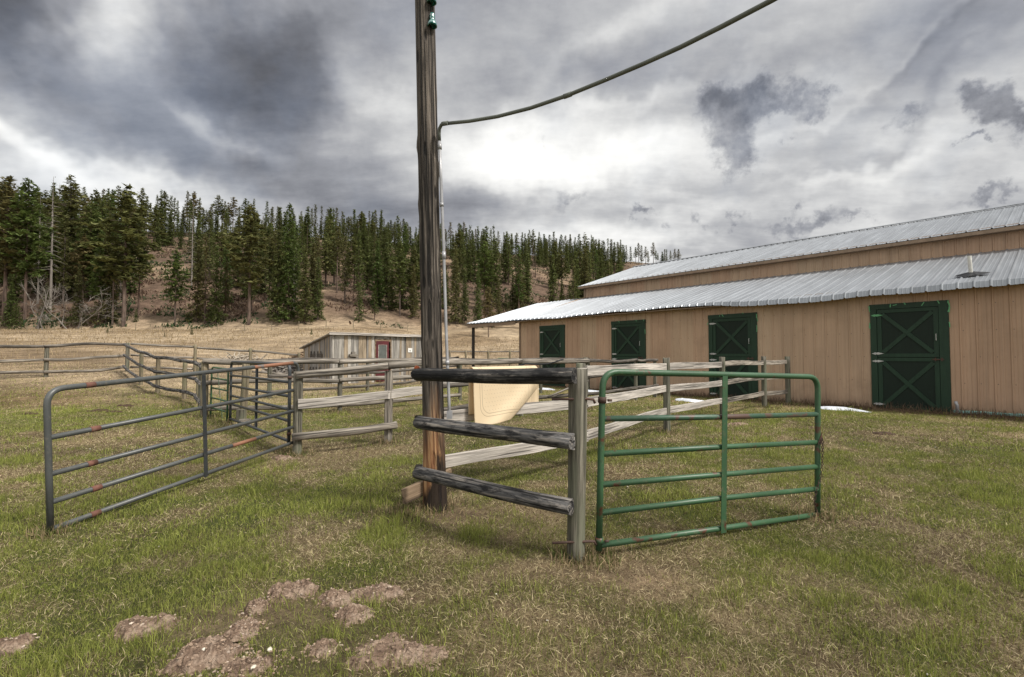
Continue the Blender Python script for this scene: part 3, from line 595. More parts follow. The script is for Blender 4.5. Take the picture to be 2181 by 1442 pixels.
def build_grass():
    G_, S_ = [], []
    for z0, z1, dg, ds, ws in ((1.9, 4.2, 12000, 15500, .85), (4.2, 7.5, 5000, 6800, 1.2), (7.5, 13, 1400, 2300, 2.0), (13, 26, 240, 300, 4.0)):
        x, z = cover(z0, z1, dg, 'green'); G_.append((x, z, np.full(len(x), ws)))
        x, z = cover(z0, z1, ds, 'straw'); S_.append((x, z, np.full(len(x), ws)))
    x, z, ws = [np.concatenate(a) for a in zip(*G_)]; n = len(x)
    tuft = fbm(x, z, 5.0, 2, 91); big = fbm(x, z, 1.2, 3, 95)
    h = (.016+.036*NPR.gamma(2.0, .5, n)*np.clip(tuft*1.9-.35, .2, 1.5)*np.clip(big*2-.2, .4, 1.4)); h = h*(1+.8*sst(fbm(x, z, 3.1, 3, 99), .60, .74)); h = np.minimum(h, .17)*(1+.25*(ws-1)/3)
    t1 = NPR.rand(n)[:, None]; c = np.array([.072, .095, .018])*(1-t1)+np.array([.35, .375, .09])*t1
    yel = (NPR.rand(n) < .12)[:, None]; c = np.where(yel, np.array([.22, .22, .06]), c); c = c*(.75+.5*big[:, None])
    blades_mesh('green_grass', x, z, h, .0032*ws*NPR.uniform(.7, 1.3, n), np.abs(NPR.normal(.45, .35, n)), c, 'short green grass growing through old thatch', 'grass')
    x, z, ws = [np.concatenate(a) for a in zip(*S_)]; n = len(x)
    h = NPR.uniform(.015, .065, n)*(1+.3*(ws-1)/3); t1 = NPR.rand(n)[:, None]; t1 = t1**1.3; c = np.array([.14, .10, .055])*(1-t1)+np.array([.66, .56, .34])*t1
    red = (NPR.rand(n) < .28)[:, None]; c = np.where(red, np.array([.10, .062, .038]), c)
    pat = fbm(x, z, .8, 3, 97)[:, None]; c = c*(.62+.75*pat)
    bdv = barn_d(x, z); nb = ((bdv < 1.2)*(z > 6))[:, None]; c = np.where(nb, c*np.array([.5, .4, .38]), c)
    ln = np.clip(NPR.normal(1.28, .28, n), .2, 1.62)
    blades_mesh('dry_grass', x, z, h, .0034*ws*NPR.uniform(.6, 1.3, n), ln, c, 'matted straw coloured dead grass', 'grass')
    # dead tufts round the feet of posts
    x, z = [], []
    for cx_, cz_, r_ in TUFTS:
        k = 420; a_ = NPR.uniform(0, 6.28, k); q_ = np.abs(NPR.normal(0, 1, k))*r_+.06; x.append(cx_+np.cos(a_)*q_); z.append(cz_+np.sin(a_)*q_)
    x, z = np.concatenate(x), np.concatenate(z); n = len(x); c = np.where((NPR.rand(n) < .35)[:, None], np.array([.12, .15, .04]), np.array([.34, .26, .15]))*NPR.uniform(.4, 1.3, (n, 1))
    blades_mesh('foot_tufts', x, z, NPR.uniform(.03, .13, n), .0035+.0006*z, np.abs(NPR.normal(.5, .5, n)), c, 'dead grass tufts round the feet of the posts', 'grass')
    # tall tufts along posts and barn foot, and thin stalks in the dry field
    xs, zs = [], []
    for s in np.arange(-18.8, 5, .006):
        d = abs(NPR.normal(0, .30))+.03; p = B0+BU*s-BN*d; xs.append(p.x); zs.append(p.y)
    for _ in range(15000):
        r = math.sqrt(NPR.uniform(22**2, 88**2)); tn = NPR.uniform(-1.15, .12); xs.append(tn*r); zs.append(r)
    x = np.array(xs); z = np.array(zs); n = len(x); far = z > 21
    k = ~far | (barn_d(x, z) > 1) ; x, z, far = x[k], z[k], far[k]; n = len(x)
    h = np.where(far, NPR.uniform(.10, .38, n), NPR.uniform(.06, .26, n)); wd = np.where(far, .0009*z, .011)
    c = np.where(far[:, None], np.array([.36, .275, .16])*NPR.uniform(.55, 1.15, (n, 1)), np.array([.15, .10, .065])*NPR.uniform(.5, 1.4, (n, 1)))
    blades_mesh('dry_stalks', x, z, h, wd, np.abs(NPR.normal(.5, .45, n)), c, 'thin dead stalks in the dry field and along the barn foot', 'grass')
    xs, zs = [], []
    for _ in range(26000):
        px = rng.uniform(-120, 1400); zb, zc = np.interp(px, *ZB), np.interp(px, *ZC); Z = zb+(zc-zb)*rng.uniform(.0, 1.0); xs.append((px-CX)/F*Z); zs.append(Z)
    x, z = np.array(xs), np.array(zs); k = fbm(x, z, .16, 3, 77) > .47; x, z = x[k], z[k]; x = np.repeat(x, 4)+NPR.normal(0, .35, len(x)*4); z = np.repeat(z, 4)+NPR.normal(0, .35, len(z)*4); n = len(x)
    sp = fbm(x, z, .10, 3, 78)[:, None]; t1 = NPR.rand(n)[:, None]; c = np.where(sp > .56, np.array([.035, .060, .022]), np.array([.13, .085, .06]))*(.6+.9*t1)
    c = np.where((NPR.rand(n) < .18)[:, None], np.array([.30, .23, .15]), c)
    blades_mesh('hill_undergrowth', x, z, NPR.uniform(.25, 1.0, n), NPR.uniform(.12, .4, n), NPR.uniform(.2, 1.3, n), c, 'low scrub and dead grass between the trees on the hill', 'undergrowth')
build_grass()
# ------------------------------------------------------------------ dirt mounds and stones
ASP = (1.5, .7, 1.0, 1.25, 1.3, 1.6, 1.5, 1.25, 1.7, .9, 1.4, 1.0)
def mound_h(i, wx, wy):
    p, r, h = MW[i]; asp = ASP[i]; edge = 1.0+(fbm(wx, wy, 8, 3, 50+i)-.5)*1.7
    d = np.hypot((wx-p.x)/(r*asp**.5), (wy-p.y)/(r/asp**.5))/edge; prof = np.clip(1-d**2, 0, 1)
    z = h*.5*prof**.7*(.1+1.9*fbm(wx, wy, 13, 4, 80+i))+(fbm(wx, wy, 60, 3, 90+i)-.5)*.022+(np.abs(fbm(wx, wy, 30, 2, 95+i)-.5))*.05*np.sqrt(prof)-np.where(d > 1, .12*(d-1), 0)+.002
    return z
def build_mounds():
    labs = ['crumbly brown dirt mound furthest left among the molehills with pale stones', 'narrow dirt mound in the middle of the molehill cluster', 'stony spill of dirt just below the narrow middle mound',
            'tallest dirt mound at the far edge of the molehill cluster', 'low dirt heap right of the tallest mound', 'flat dirt spread furthest right on the far edge of the cluster',
            'widest stony dirt mound at the bottom of the photo', 'stony dirt mound right of the widest bottom one', 'flat dirt patch at bottom right of the molehills',
            'small dirt hump between the two bottom mounds', 'dirt mound cut by the left edge of the photo', 'thin dirt spill below the low heap']
    for i, ((p, r, h), lb) in enumerate(zip(MW, labs)):
        n = 60; v = []; f = []
        asp = ASP[i]; q_ = np.linspace(-1, 1, n)*r*1.35; X_, Y_ = np.meshgrid(q_*asp**.5, q_/asp**.5, indexing='ij'); v = np.column_stack([X_.ravel(), Y_.ravel()])
        wx, wy = v[:, 0]+p.x, v[:, 1]+p.y; z = mound_h(i, wx, wy); d = np.where(z > -.012, 0, 2)
        hz = g(wx, wy)+z-p.z
        for a in range(n-1):
            for b in range(n-1):
                k = a*n+b
                if min(d[k], d[k+1], d[k+n], d[k+n+1]) < 1.12: f.append((k, k+n, k+n+1, k+1))
        o = mo('dirt_mound', np.column_stack([v, hz]), f, M['dirt'], smooth=True); o.location = p; tag(o, lb, 'dirt mound', 'dirt mounds thrown up in the grass')
    # stones lying in the dirt
    parts = []; cols = []
    def stone(x, y, s, c, lift=.3):
        bm = bmesh.new(); bmesh.ops.create_icosphere(bm, subdivisions=1, radius=s/2); sx, sy, sz = rng.uniform(.8, 1.4), rng.uniform(.6, 1.1), rng.uniform(.45, .8); a = rng.uniform(0, 6.3); z0 = gz(x, y)+lift
        vs = []
        for q in bm.verts:
            k = rng.uniform(.75, 1.15); X, Y, Z = q.co.x*sx*k, q.co.y*sy*k, q.co.z*sz*k; vs.append((x+X*math.cos(a)-Y*math.sin(a), y+X*math.sin(a)+Y*math.cos(a), z0+Z))
        fs = [[w_.index for w_ in q.verts] for q in bm.faces]; bm.free(); parts.append((vs, fs)); cols.extend([c]*len(vs))
    for i, (p, r, h) in enumerate(MW):
        for k in range((150, 70, 130, 130, 90, 90, 300, 220, 160, 50, 60, 60)[i]):
            a = rng.uniform(0, 6.28); q = math.sqrt(rng.random())*r*1.5; s = rng.choice((.005, .006, .008, .010, .013, .020)); t_ = rng.random()
            c = (.26+.22*t_, .20+.19*t_, .155+.16*t_); d = q/r
            asp = ASP[i]; sx_, sy_ = p.x+q*math.cos(a)*asp**.5, p.y+q*math.sin(a)/asp**.5; hh = float(mound_h(i, np.array([sx_]), np.array([sy_]))[0]); c = c if rng.random() < .22 else (.22+.1*t_, .155+.08*t_, .11+.06*t_)
            stone(sx_, sy_, s, c, max(hh, 0)+s*.15)
    for k in range(60):
        x, z = sample_zone(2.2, 9, 1); t_ = rng.random(); stone(float(x[0]), float(z[0]), rng.uniform(.008, .022), (.45+.2*t_, .42+.18*t_, .36+.16*t_), .008)
    v, f = merge(parts); o = mo('pebbles', v, f, M['stone'], cols=np.array(cols)); tag(o, 'pale pebbles and stones in the dirt mounds and grass', 'pebbles', kind='stuff')
    for px, py, s, lb in ((574, 1402, .028, 'pointed pale stone standing on the bottom dirt mound'), (540, 1440, .03, 'white stone at the very bottom of the photo'), (434, 1402, .03, 'brownish flat stone on the widest dirt mound')):
        parts.clear(); cols.clear(); p = G(px, py); stone(0, 0, s, (.62, .56, .46), 0); v, f = merge(parts); v = [(a, b, c-gz(0, 0)+.0) for a, b, c in v]
        o = mo('stone', v, f, M['stone'], cols=np.array(cols)); o.location = (p.x, p.y, p.z+s*.3+(.035)); tag(o, lb, 'stone')
    for i, (px, py, rx, lb) in enumerate(((212, 876, .30, 'larger dark manure patch on the green grass'), (268, 861, .22, 'dark manure patch further back near the charred fence'), (62, 883, .17, 'small dark manure patch near the left edge'), (240, 878, .2, 'thin manure scatter right of the larger dark patch'), (1570, 905, .25, 'reddish dry manure scatter behind the green gate'), (1880, 925, .2, 'small dark manure patch in the grass by the barn'), (600, 978, .22, 'reddish brown dung scatter beside the grey gate post'))):
        p = G(px, py); n = 30; q = np.linspace(-1, 1, n); X, Y = [a.ravel() for a in np.meshgrid(q*rx*1.3, q*rx*.6, indexing='ij')]; wx, wy = X+p.x, Y+p.y
        d = np.hypot(X/rx, Y/(rx*.45))/(1+(fbm(wx, wy, 9, 3, i+200)-.5)*1.4); Z = g(wx, wy)-p.z+np.where(d < 1, .05*np.clip(1-d*d, 0, 1)**.5*(.3+1.4*fbm(wx, wy, 16, 3, i+210)), -.05*(d-1))
        f = [(a*n+b, a*n+n+b, a*n+n+b+1, a*n+b+1) for a in range(n-1) for b in range(n-1)]
        o = mo('manure', np.column_stack([X, Y, Z]), f, M['dung'] if i not in (4, 6) else M['dirt'], smooth=True); o.location = p; tag(o, lb, 'manure')
build_mounds()
# ------------------------------------------------------------------ barn
def ribbed(x0, x1, pt0, pt1, out, pitch=.305, rib=.028, nv=2, fold=None, seed=0, amp=0.0):
    """sheet between edge rows; pt0/pt1: functions x -> Vector (bottom, top); ribs stand out along `out`"""
    xs = []; k = math.floor(x0/pitch)
    while k*pitch < x1+pitch:
        b = k*pitch
        for dx, o in ((0, 0), (.016, rib), (.040, rib), (.056, 0), (.115, 0), (.120, rib*.22), (.132, rib*.22), (.137, 0), (.205, 0), (.210, rib*.22), (.222, rib*.22), (.227, 0)):
            if x0 < b+dx < x1: xs.append((b+dx, o))
        k += 1
    xs = [(x0, 0)]+xs+[(x1, 0)]; v = []; f = []
    for x, o in xs:
        a, b = pt0(x), pt1(x)
        for j in range(nv): v.append(a.lerp(b, j/(nv-1))+out*o)
    for i in range(len(xs)-1):
        for j in range(nv-1):
            a = i*nv+j; f.append((a, a+nv, a+nv+1, a+1))
    return v, f
DOORS = [(-17.37, -15.67), (-12.93, -11.23), (-8.57, -6.87), (-3.72, -2.02)]
def build_barn():
    ang = math.atan2(BU.y, BU.x); b = empty('barn', (B0.x, B0.y, 0), ang, 'long tan metal barn with grey roofs and four dark green Dutch doors', 'barn')
    X0, X1, DH = -18.85, 7.5, 2.94; Vv = Vector; o = Vv((0, -1, 0)); parts = []
    EZ, EY, CLZ, CLY, UEZ, RZ, RY = 3.30, -.42, 4.90, 5.2, 5.58, 7.43, 10.6
    wt = 3.40; spans = []; x = X0
    for d0, d1 in DOORS: spans.append((x, d0, -.15)); spans.append((d0, d1, DH)); x = d1
    spans.append((x, X1, -.15))
    for a, c, zb_ in spans: parts.append(ribbed(a, c, lambda q, z=zb_+(.22 if zb_ < 0 and c > 0 else 0): Vv((q, 0, z if q < -2.02 or z > 1 else .07)), lambda q: Vv((q, 0, wt)), o, nv=2))
    v, f = merge(parts); mo('wall', v, f, M['siding'], b)
    v, f = ribbed(0, 21, lambda q: Vv((X0, q, -.1)), lambda q: Vv((X0, q, min(wt+q*.3, RZ-.4 if q < RY else RZ-.4-(q-RY)*.3))), Vv((-1, 0, 0)), nv=2); mo('end_wall', v, f, M['siding'], b)
    v, f = ribbed(X0, X1, lambda q: Vv((q, CLY, CLZ-.12)), lambda q: Vv((q, CLY, UEZ+.12)), o); mo('upper_wall', v, f, M['siding'], b)
    mo('ceiling', *box(X0+.05, X1, .15, CLY, 3.0, 3.05), M['black'], b)
    # lower roof, its eave edge bent and wavy
    def sagz(x): return .025*math.sin(x*.55+1)+.020*math.sin(x*1.3)+.012*math.sin(x*2.9)-.035*math.exp(-((x+5.2)/2.2)**2)
    rx0, rx1 = -23.1, 7.7; v = []; f = []
    sl_ = Vv((0, CLY-EY, CLZ-EZ)).normalized(); nr = Vv((0, -sl_.z, sl_.y))
    fr = lambda x: max(0, min(1, (x+9.5)/2.0))*max(0, min(1, (1.0-x)/2.0))      # stretch of roof whose lip is bent down
    rows = [lambda x: Vv((x, EY-.0-.02*(1-fr(x)), EZ-.02+sagz(x)-.10*fr(x))), lambda x: Vv((x, EY+.05, EZ+.035+sagz(x)*.9)), lambda x: Vv((x, EY+.6, EZ+.6*.285+sagz(x)*.3)), lambda x: Vv((x, CLY+.02, CLZ))]
    gx = []
    k = math.floor(rx0/.305)
    while k*.305 < rx1:
        for dx, oo in ((0, 0), (.02, .03), (.045, .03), (.065, 0), (.13, 0), (.137, .006), (.15, .006), (.157, 0), (.215, 0), (.222, .006), (.235, .006), (.242, 0)):
            if rx0 <= k*.305+dx <= rx1: gx.append((k*.305+dx, oo))
        k += 1
    for x, oo in gx:
        for rw in rows: v.append(rw(x)+nr*oo)
    for i in range(len(gx)-1):
        for j in range(3): a = i*4+j; f.append((a, a+4, a+5, a+1))
    mo('lower_roof', v, f, M['roof'], b)
    # underside of eave, fascia, porch ceiling
    v, f = merge([box(X0, rx1, EY+.06, -.03, 3.02+.19, 3.24), box(rx0+.05, X0-.02, EY+.06, EY+.10, 3.08, 3.27), box(rx0+.02, rx0+.06, EY+.06, CLY, 3.20, 3.24)]); mo('soffit', v, f, M['fascia'], b)
    v = [(rx0+.03, EY+.08, EZ-.03), (X0-.03, EY+.08, EZ-.03), (X0-.03, CLY, CLZ-.06), (rx0+.03, CLY, CLZ-.06)]; v += [(p[0], p[1], p[2]-.14) for p in v]
    mo('porch_rafters', v, [(0, 1, 2, 3), (7, 6, 5, 4), (0, 4, 5, 1), (3, 2, 6, 7), (0, 3, 7, 4), (1, 5, 6, 2)], M['post'], b)
    # upper roof
    v, f = ribbed(X0-.3, X1+.2, lambda q: Vv((q, CLY-.32, UEZ)), lambda q: Vv((q, RY, RZ)), Vv((0, -.3, .95)), nv=2, rib=.03); v2, f2 = ribbed(X0-.3, X1+.2, lambda q: Vv((q, RY, RZ)), lambda q: Vv((q, 16.4, UEZ-.1)), Vv((0, .3, .95)), nv=2, rib=.03)
    v, f = merge([(v, f), (v2, f2)]); r_ = mo('upper_roof', v, f, M['roof'], b)
    v, f = merge([slab((X0-.3, RY-.02, RZ+.03), (X1+.2, RY-.02, RZ+.03), .3, .03, Vv((0, -.30, .95)).normalized()), ]); mo('ridge_cap', v, f, M['roof'], r_)
    v, f = merge([box(X0-.28, X1+.2, CLY-.31, CLY-.28, UEZ-.13, UEZ-.012), box(X0-.28, X1+.2, CLY-.275, CLY-.026, UEZ-.13, UEZ-.10)]); mo('eave_trim', v, f, M['fascia'], b)
    v, f = merge([box(X0-.04, X0+.06, -.045, -.026, -.05, 3.2), box(X0-.05, X0-.01, -.045, .06, -.05, 3.2)]); mo('corner_trim', v, f, M['fascia'], b)
    v, f = merge([box(X0-.04, X0+.06, CLY-.045, CLY-.026, CLZ-.05, UEZ-.01)]); mo('upper_corner_trim', v, f, M['fascia'], b)
    v, f = merge([box(X1-.05, X1, 0, 16, 0, 3.3), box(X0, X1, 15.9, 16, 0, UEZ-.2)]); mo('back_wall', v, f, M['siding'], b)
    # foundation with flaked paint at the right end
    v = []; f = []; n = 60
    for i in range(n):
        x = -2.0+i*(9.4/n); v += [(x, -.02-.03*rng.random(), -.12), (x, -.05-.02*rng.random(), .045+.03*rng.random()), (x, .02, .085)]
    for i in range(n-1):
        for j in range(2): a = i*3+j; f.append((a, a+3, a+4, a+1))
    mo('foundation', v, f, M['teal'], b)
    # porch post
    beam('porch_post', b.matrix_basis @ Vv((-22.85, -.1, -.2)), b.matrix_basis @ Vv((-22.85, -.1, 3.2)), .17, .17, M['gap'], b, 'square', .02)
    beam('porch_post', b.matrix_basis @ Vv((-22.85, 4.9, -.2)), b.matrix_basis @ Vv((-22.85, 4.9, 4.6)), .17, .17, M['gap'], b, 'square', .02)
    # vent pipe through the lower roof
    px_, py_ = -1.62, .62; pz_ = EZ+.285*(py_-EY)
    vp = mo('vent_pipe', *tube_geo([(px_, py_, pz_-.2), (px_-.03, py_-.02, pz_+.54)], .045, 14, cap=False), M['white_pvc'], b, smooth=True)
    bv = []; bf = []
    m_ = 22; ring = [(px_+(.30+.12*rng.random())*math.cos(2*math.pi*i/m_)*(1 if i % 2 else .8), py_+(.17+.08*rng.random())*math.sin(2*math.pi*i/m_)) for i in range(m_)]
    for i, (x, y) in enumerate(ring): bv.append((x, y, EZ+.285*(y-EY)+.045))
    for i in range(m_): a = 2*math.pi*i/m_; x, y = px_+.07*math.cos(a), py_+.07*math.sin(a); bv.append((x, y, EZ+.285*(y-EY)+.11))
    for i in range(m_): k = (i+1) % m_; bf.append((i, k, k+m_, i+m_))
    mo('tar_boot', bv, bf, M['tar'], vp)
    # small pipe stub at foot
    v, f = tube_geo([(-1.90, -.10, -.1), (-1.90, -.10, .20), (-1.93, -.12, .30)], .035, 10); mo('pipe_stub', v, f, M['conduit'], b, smooth=True)
    for i, (d0, d1) in enumerate(DOORS):
        W = d1-d0; fy = -.03
        fp = [box(d0, d0+.15, fy-.012, .05, -.05, DH-.14), box(d1-.20, d1, fy-.012, .05, -.08, DH-.14), box(d0-.01, d1+.01, fy-.016, .05, DH-.14, DH+.005)]
        fr_ = mo('door_frame', *merge(fp), M['door'], b)
        mo('opening', *box(d0+.15, d1-.2, .052, .10, -.05, DH-.14), M['black'], fr_)
        tp = []
        for k in range((0, 4, 9, 16)[i]):
            side = rng.choice('lrt'); L_ = rng.uniform(.05, .14)
            if side == 't': p = Vv((rng.uniform(d0+.2, d1), fy-.032, DH+rng.uniform(-.04, .02))); q = p+Vv((rng.uniform(-.09, .09), -.004, -rng.uniform(.02, .10)))
            else: xx = d0-.01 if side == 'l' else d1+.01; z_ = DH-rng.uniform(0, .65); p = Vv((xx+rng.gauss(0, .008), fy-.032, z_)); q = p+Vv((rng.gauss(0, .015), -.004, -L_*1.4))
            tp.append(slab(p, q, .022, .003))
        for tq in tp: mo('masking_tape', *tq, M['tape'], fr_)
        for (z0, z1, nm) in ((1.44, DH-.15, 'upper_door'), (-.03, 1.425, 'lower_door')):
            a0, a1 = d0+.16, d1-.21; s = .10
            y = -.004; dq = box(a0, a1, y, y+.04, z0, z1); dp = [box(a0, a0+s, y-.022, y-.001, z0, z1), box(a1-s, a1, y-.022, y-.001, z0, z1), box(a0+s, a1-s, y-.022, y-.001, z0, z0+s), box(a0+s, a1-s, y-.022, y-.001, z1-s, z1)]
            A, B, C_, D = Vv((a0+s+.02, y, z1-s-.03)), Vv((a1-s-.02, y, z0+s+.03)), Vv((a0+s+.02, y, z0+s+.03)), Vv((a1-s-.02, y, z1-s-.03)); dp += [slab(C_, D, .10, .022), slab(A, B, .10, .036)]
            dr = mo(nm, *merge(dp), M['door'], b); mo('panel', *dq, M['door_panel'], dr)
            for hz in ((z1-.16, z0+.10) if nm == 'upper_door' else (z1-.10, z0+.14)):
                hx = d0+.14; hp = [(-.12, 0), (-.03, .035), (0, .02), (.03, .035), (.17, 0), (.03, -.035), (0, -.02), (-.03, -.035)]
                vv = [(hx+p_[0], -.046-.0, hz+p_[1]) for p_ in hp]+[(hx+p_[0], -.053, hz+p_[1]) for p_ in hp]
                ff = [(0, 1, 2, 3, 4, 5, 6, 7)[::-1], tuple(range(8, 16))[::1]]+[(k, (k+1) % 8, (k+1) % 8+8, k+8) for k in range(8)]
                mo('hinge', vv, ff, M['tape'] if (i == 3 and hz > 2.4) else M['hinge'], dr)
            if nm == 'lower_door': mo('latch', *merge([box(a1-.14, a1+.10, -.052, -.030, z1-.06, z1-.03), box(a1-.09, a1-.06, -.070, -.052, z1-.09, z1+.0), box(a1+.04, a1+.07, -.070, -.052, z1-.09, z1+.0)]), M['iron'], dr)
            else: v, f = tube_geo([(a1-.05, -.03, z0+.45), (a1-.05, -.07, z0+.45), (a1-.05, -.07, z0+.62), (a1-.05, -.03, z0+.62)], .010, 6); mo('handle', v, f, M['hinge'], dr)
    return b
build_barn()
# snow left along the barn
for px, py, L, lb in ((1795, 873, 1.3, 'long white strip of snow between the green gate and the right door'), (1478, 855, 1.35, 'white snow patch at the foot of the third door behind the fence'), (1265, 835, 1.2, 'small snow patch just right of the near gate post'), (1165, 830, 1.0, 'small snow patch behind the hanging mat')):
    p = G(px, py); n = 30; v = []; f = []
    for a in range(n+1):
        u = a/n; wd = (.27*math.sin(math.pi*u)**.6*(1-.55*u)+.015)*(1+.25*math.sin(u*9+px)); c0 = .05*math.sin(u*7+px)
        for k in range(7):
            q = k/6*2-1; v.append(((u-.5)*L, c0+q*wd, .10*(1-q*q)*math.sin(math.pi*min(1, u*1.0+.04))**.5*(1-.5*u)-.012+rng.gauss(0, .003)))
    for a in range(n):
        for k in range(6): i = a*7+k; f.append((i, i+7, i+8, i+1))
    o = mo('snow_patch', v, f, M['snow'], smooth=True); o.location = (p.x, p.y, p.z+.01); o.rotation_euler = (0, 0, math.atan2(BU.y, BU.x)); tag(o, lb, 'snow')
# ------------------------------------------------------------------ utility pole, conduit, insulators
def build_pole():
    pb = Vector((-.742, 4.78, -.15)); pt = Vector((-.742-.0275*8.0, 4.78, 8.0)); L = (pt-pb).length
    e = empty('utility_pole', (pb.x, pb.y, 0), 0, 'tall weathered wooden pole with burnt orange foot in the middle of the photo', 'utility pole')
    n = 28; v = []; f = []; m_ = 130; rr = random.Random(5); ph = [rr.uniform(0, 6.28) for _ in range(8)]
    bumps = [(3.60, 2.9, .016), (3.35, -.1, .014), (3.0, 3.0, .010), (2.6, .1, .012), (4.1, 1, .01), (2.1, -1.2, .012), (1.6, -2, .014)]
    for j in range(m_):
        x = L*j/(m_-1); r = .1045-.001*x+.026*math.exp(-x/.45)
        for i in range(n):
            a = 2*math.pi*i/n; k = 1+.02*math.sin(3*a+ph[0]+x*.4)+.014*math.sin(5*a+ph[1]-x*.7)+.012*math.sin(11*a+ph[2]+.3*math.sin(x))
            k -= .05*max(0, math.sin(7*a+ph[3]+.2*math.sin(x*1.3)))**12
            for bx, ba, bh in bumps: k += bh/r*math.exp(-((x-bx-.15)/.07)**2)*max(0, math.cos(a-ba))**4
            rr_ = r*k; v.append((x, rr_*math.cos(a), rr_*math.sin(a)))
    for j in range(m_-1):
        for i in range(n): a = j*n+i; b = j*n+(i+1) % n; f.append((a, b, b+n, a+n))
    f.append(tuple(range((m_-1)*n, m_*n)))
    shaft = mo('shaft', v, f, M['pole'], e, True, mw=frame(pb, pt, Vector((0, 1, 0))))
    def polex(z): return -.742-.0275*z
    # insulators on side brackets near the top of the frame
    for z0, nm in ((4.78, 0), (5.02, 0), (6.4, 0), (6.65, 0)):
        x = polex(z0)+.082; y = 4.78-.09
        ins_prof = [(0.0, .10), (.018, .10), (.024, .085), (.020, .072), (.026, .06), (.020, .048), (.024, .036), (.036, .02), (.043, .0), (.046, -.02), (.036, -.022), (.034, 0.0), (.0, .012)]
        v = []; f = []; q = 20
        for r_, h_ in ins_prof:
            for i in range(q): a = 2*math.pi*i/q; v.append((x+1.08*r_*math.cos(a), y+1.08*r_*math.sin(a), z0+1.08*h_))
        for j in range(len(ins_prof)-1):
            for i in range(q): a = j*q+i; b = j*q+(i+1) % q; f.append((a, b, b+q, a+q))
        i_ = mo('insulator', v, f, M['insul'], e, True, mw=Matrix.Identity(4))
        bk = beam('bracket', (x-.012, y+.01, z0-.23), (x, y, z0+.02), .035, .04, M['gap'], None, 'square', .06); bk.parent = i_; bk.matrix_basis = e.matrix_basis.inverted() @ i_.matrix_basis.inverted() @ e.matrix_basis @ bk.matrix_basis
    # boards crossing behind the foot
    beam('foot_board', Vector((-1.03, 4.62, .16)), Vector((-.62, 4.99, .27)), .04, .14, M['raw'], e, 'board')
    # orange plastic clip on the left of the shaft
    v, f = merge([tube_geo([(-.93, 4.90, 1.355), (-.955, 4.88, 1.365), (-.975, 4.87, 1.38)], [.012, .026, .018], 10), tube_geo([(-.93, 4.90, 1.33), (-.95, 4.885, 1.335)], .016, 8)]); mo('clip', v, f, M['orange'], e, mw=Matrix.Identity(4))
    c = empty('conduit', (polex(0)+.16, 4.74, 0), 0, 'grey pipe up the right side of the wooden pole, then overhead to the upper right', 'conduit')
    A = [V(957, 890, 4.72), V(956.5, 860, 4.72), V(950, 700, 4.72), V(944, 500, 4.72), V(939, 380, 4.72), V(936, 300, 4.72)]
    I4 = Matrix.Identity(4); tube('riser', A, .0150, M['conduit'], c, mw=I4)
    for p_, q_ in ((V(937, 318, 4.72), V(936.4, 306, 4.72)), (V(945.6, 552, 4.72), V(945, 536, 4.72)), (V(941, 440, 4.72), V(940.7, 432, 4.72)), (V(953, 777, 4.72), V(952.7, 768, 4.72))): tube('strap', [p_, q_], .020, M['conduit'], c, mw=I4)
    b = V(957.5, 889, 4.72); v, f = box(-.026, .026, -.022, .022, 0, .075); mo('junction_box', [(p[0]+b.x, p[1]+b.y, p[2]+b.z-.012) for p in v], f, M['conduit'], c, mw=I4)
    el = [V(936, 300, 4.72), V(935.3, 285, 4.71), V(936, 274, 4.69), V(940, 266, 4.66), V(948, 263, 4.62)]; tube('elbow', el, .0165, M['cable_grey'], c, mw=I4)
    pts = [V(946, 263.5, 4.64), V(1000, 258, 4.5), V(1060, 248, 4.34), V(1130, 230, 4.14), V(1209, 203, 3.92), V(1290, 170, 3.68), V(1370, 136, 3.46), V(1450, 100, 3.24), V(1540, 55, 3.02), V(1645, 0, 2.80), V(1780, -75, 2.55), V(1950, -180, 2.3), V(2150, -320, 2.05)]
    tube('overhead_run', pts, .0165, M['cable_grey'], c, mw=I4); 
    for a, z in (((948, 263), 4.62), ((1209, 203), 3.92)): p = V(*a, z); d = (pts[2]-pts[1]).normalized() if a[0] < 1000 else (pts[5]-pts[3]).normalized(); tube('coupling', [p-d*.035, p+d*.035], .0205, M['cable_grey'], c, mw=I4)
build_pole()
# ------------------------------------------------------------------ fences
def post(e, x, z, top, d=.13, mt='post', kind='round', bot=-.25, lean=(0, 0), label=None, g0=None):
    gz_ = gz(x, z) if g0 is None else g0
    return beam('post', (x, z, gz_+bot), (x+lean[0], z+lean[1], gz_+top), d, d, M[mt], e, kind, .035, label=label)
def railrun(e, pts, w, h, mt, kind='round', off=0.0, bend=.015, taper=1.0, flip=False):
    pts = [Vector(p) for p in pts]
    for a, b in zip(pts[:-1], pts[1:]): beam('rail', a, b, w, h, M[mt], e, kind, .05, taper, bend, flip=flip)
# burnt half-log rails between the pole and the gate post
f1 = empty('charred_rail_fence', (.46, 3.62, 0), 0, 'short fence of three charred half log rails between the tall pole and the green gate', 'fence')
post(f1, .463, 3.60, 1.395, .135, 'post', lean=(.03, .0))
for (a, b), mt in (((V(889, 798, 4.56), V(1229, 801, 3.49)), 'char_top'), ((V(895, 899, 4.56), V(1224, 940, 3.49)), 'char'), ((V(893, 1006, 4.56), V(1222, 1080, 3.49)), 'char')):
    beam('rail', a, b, .085, .118, M[mt], f1, 'half', .035, 1.0, .008)
for i, (py, zz) in enumerate(((800, 0), (895, 0), (1000, 0))):
    beam('rail_stub', V(886, py, 4.93), V(935, py+1, 5.05), .10, .10, M['gap'], f1, 'round', .06)
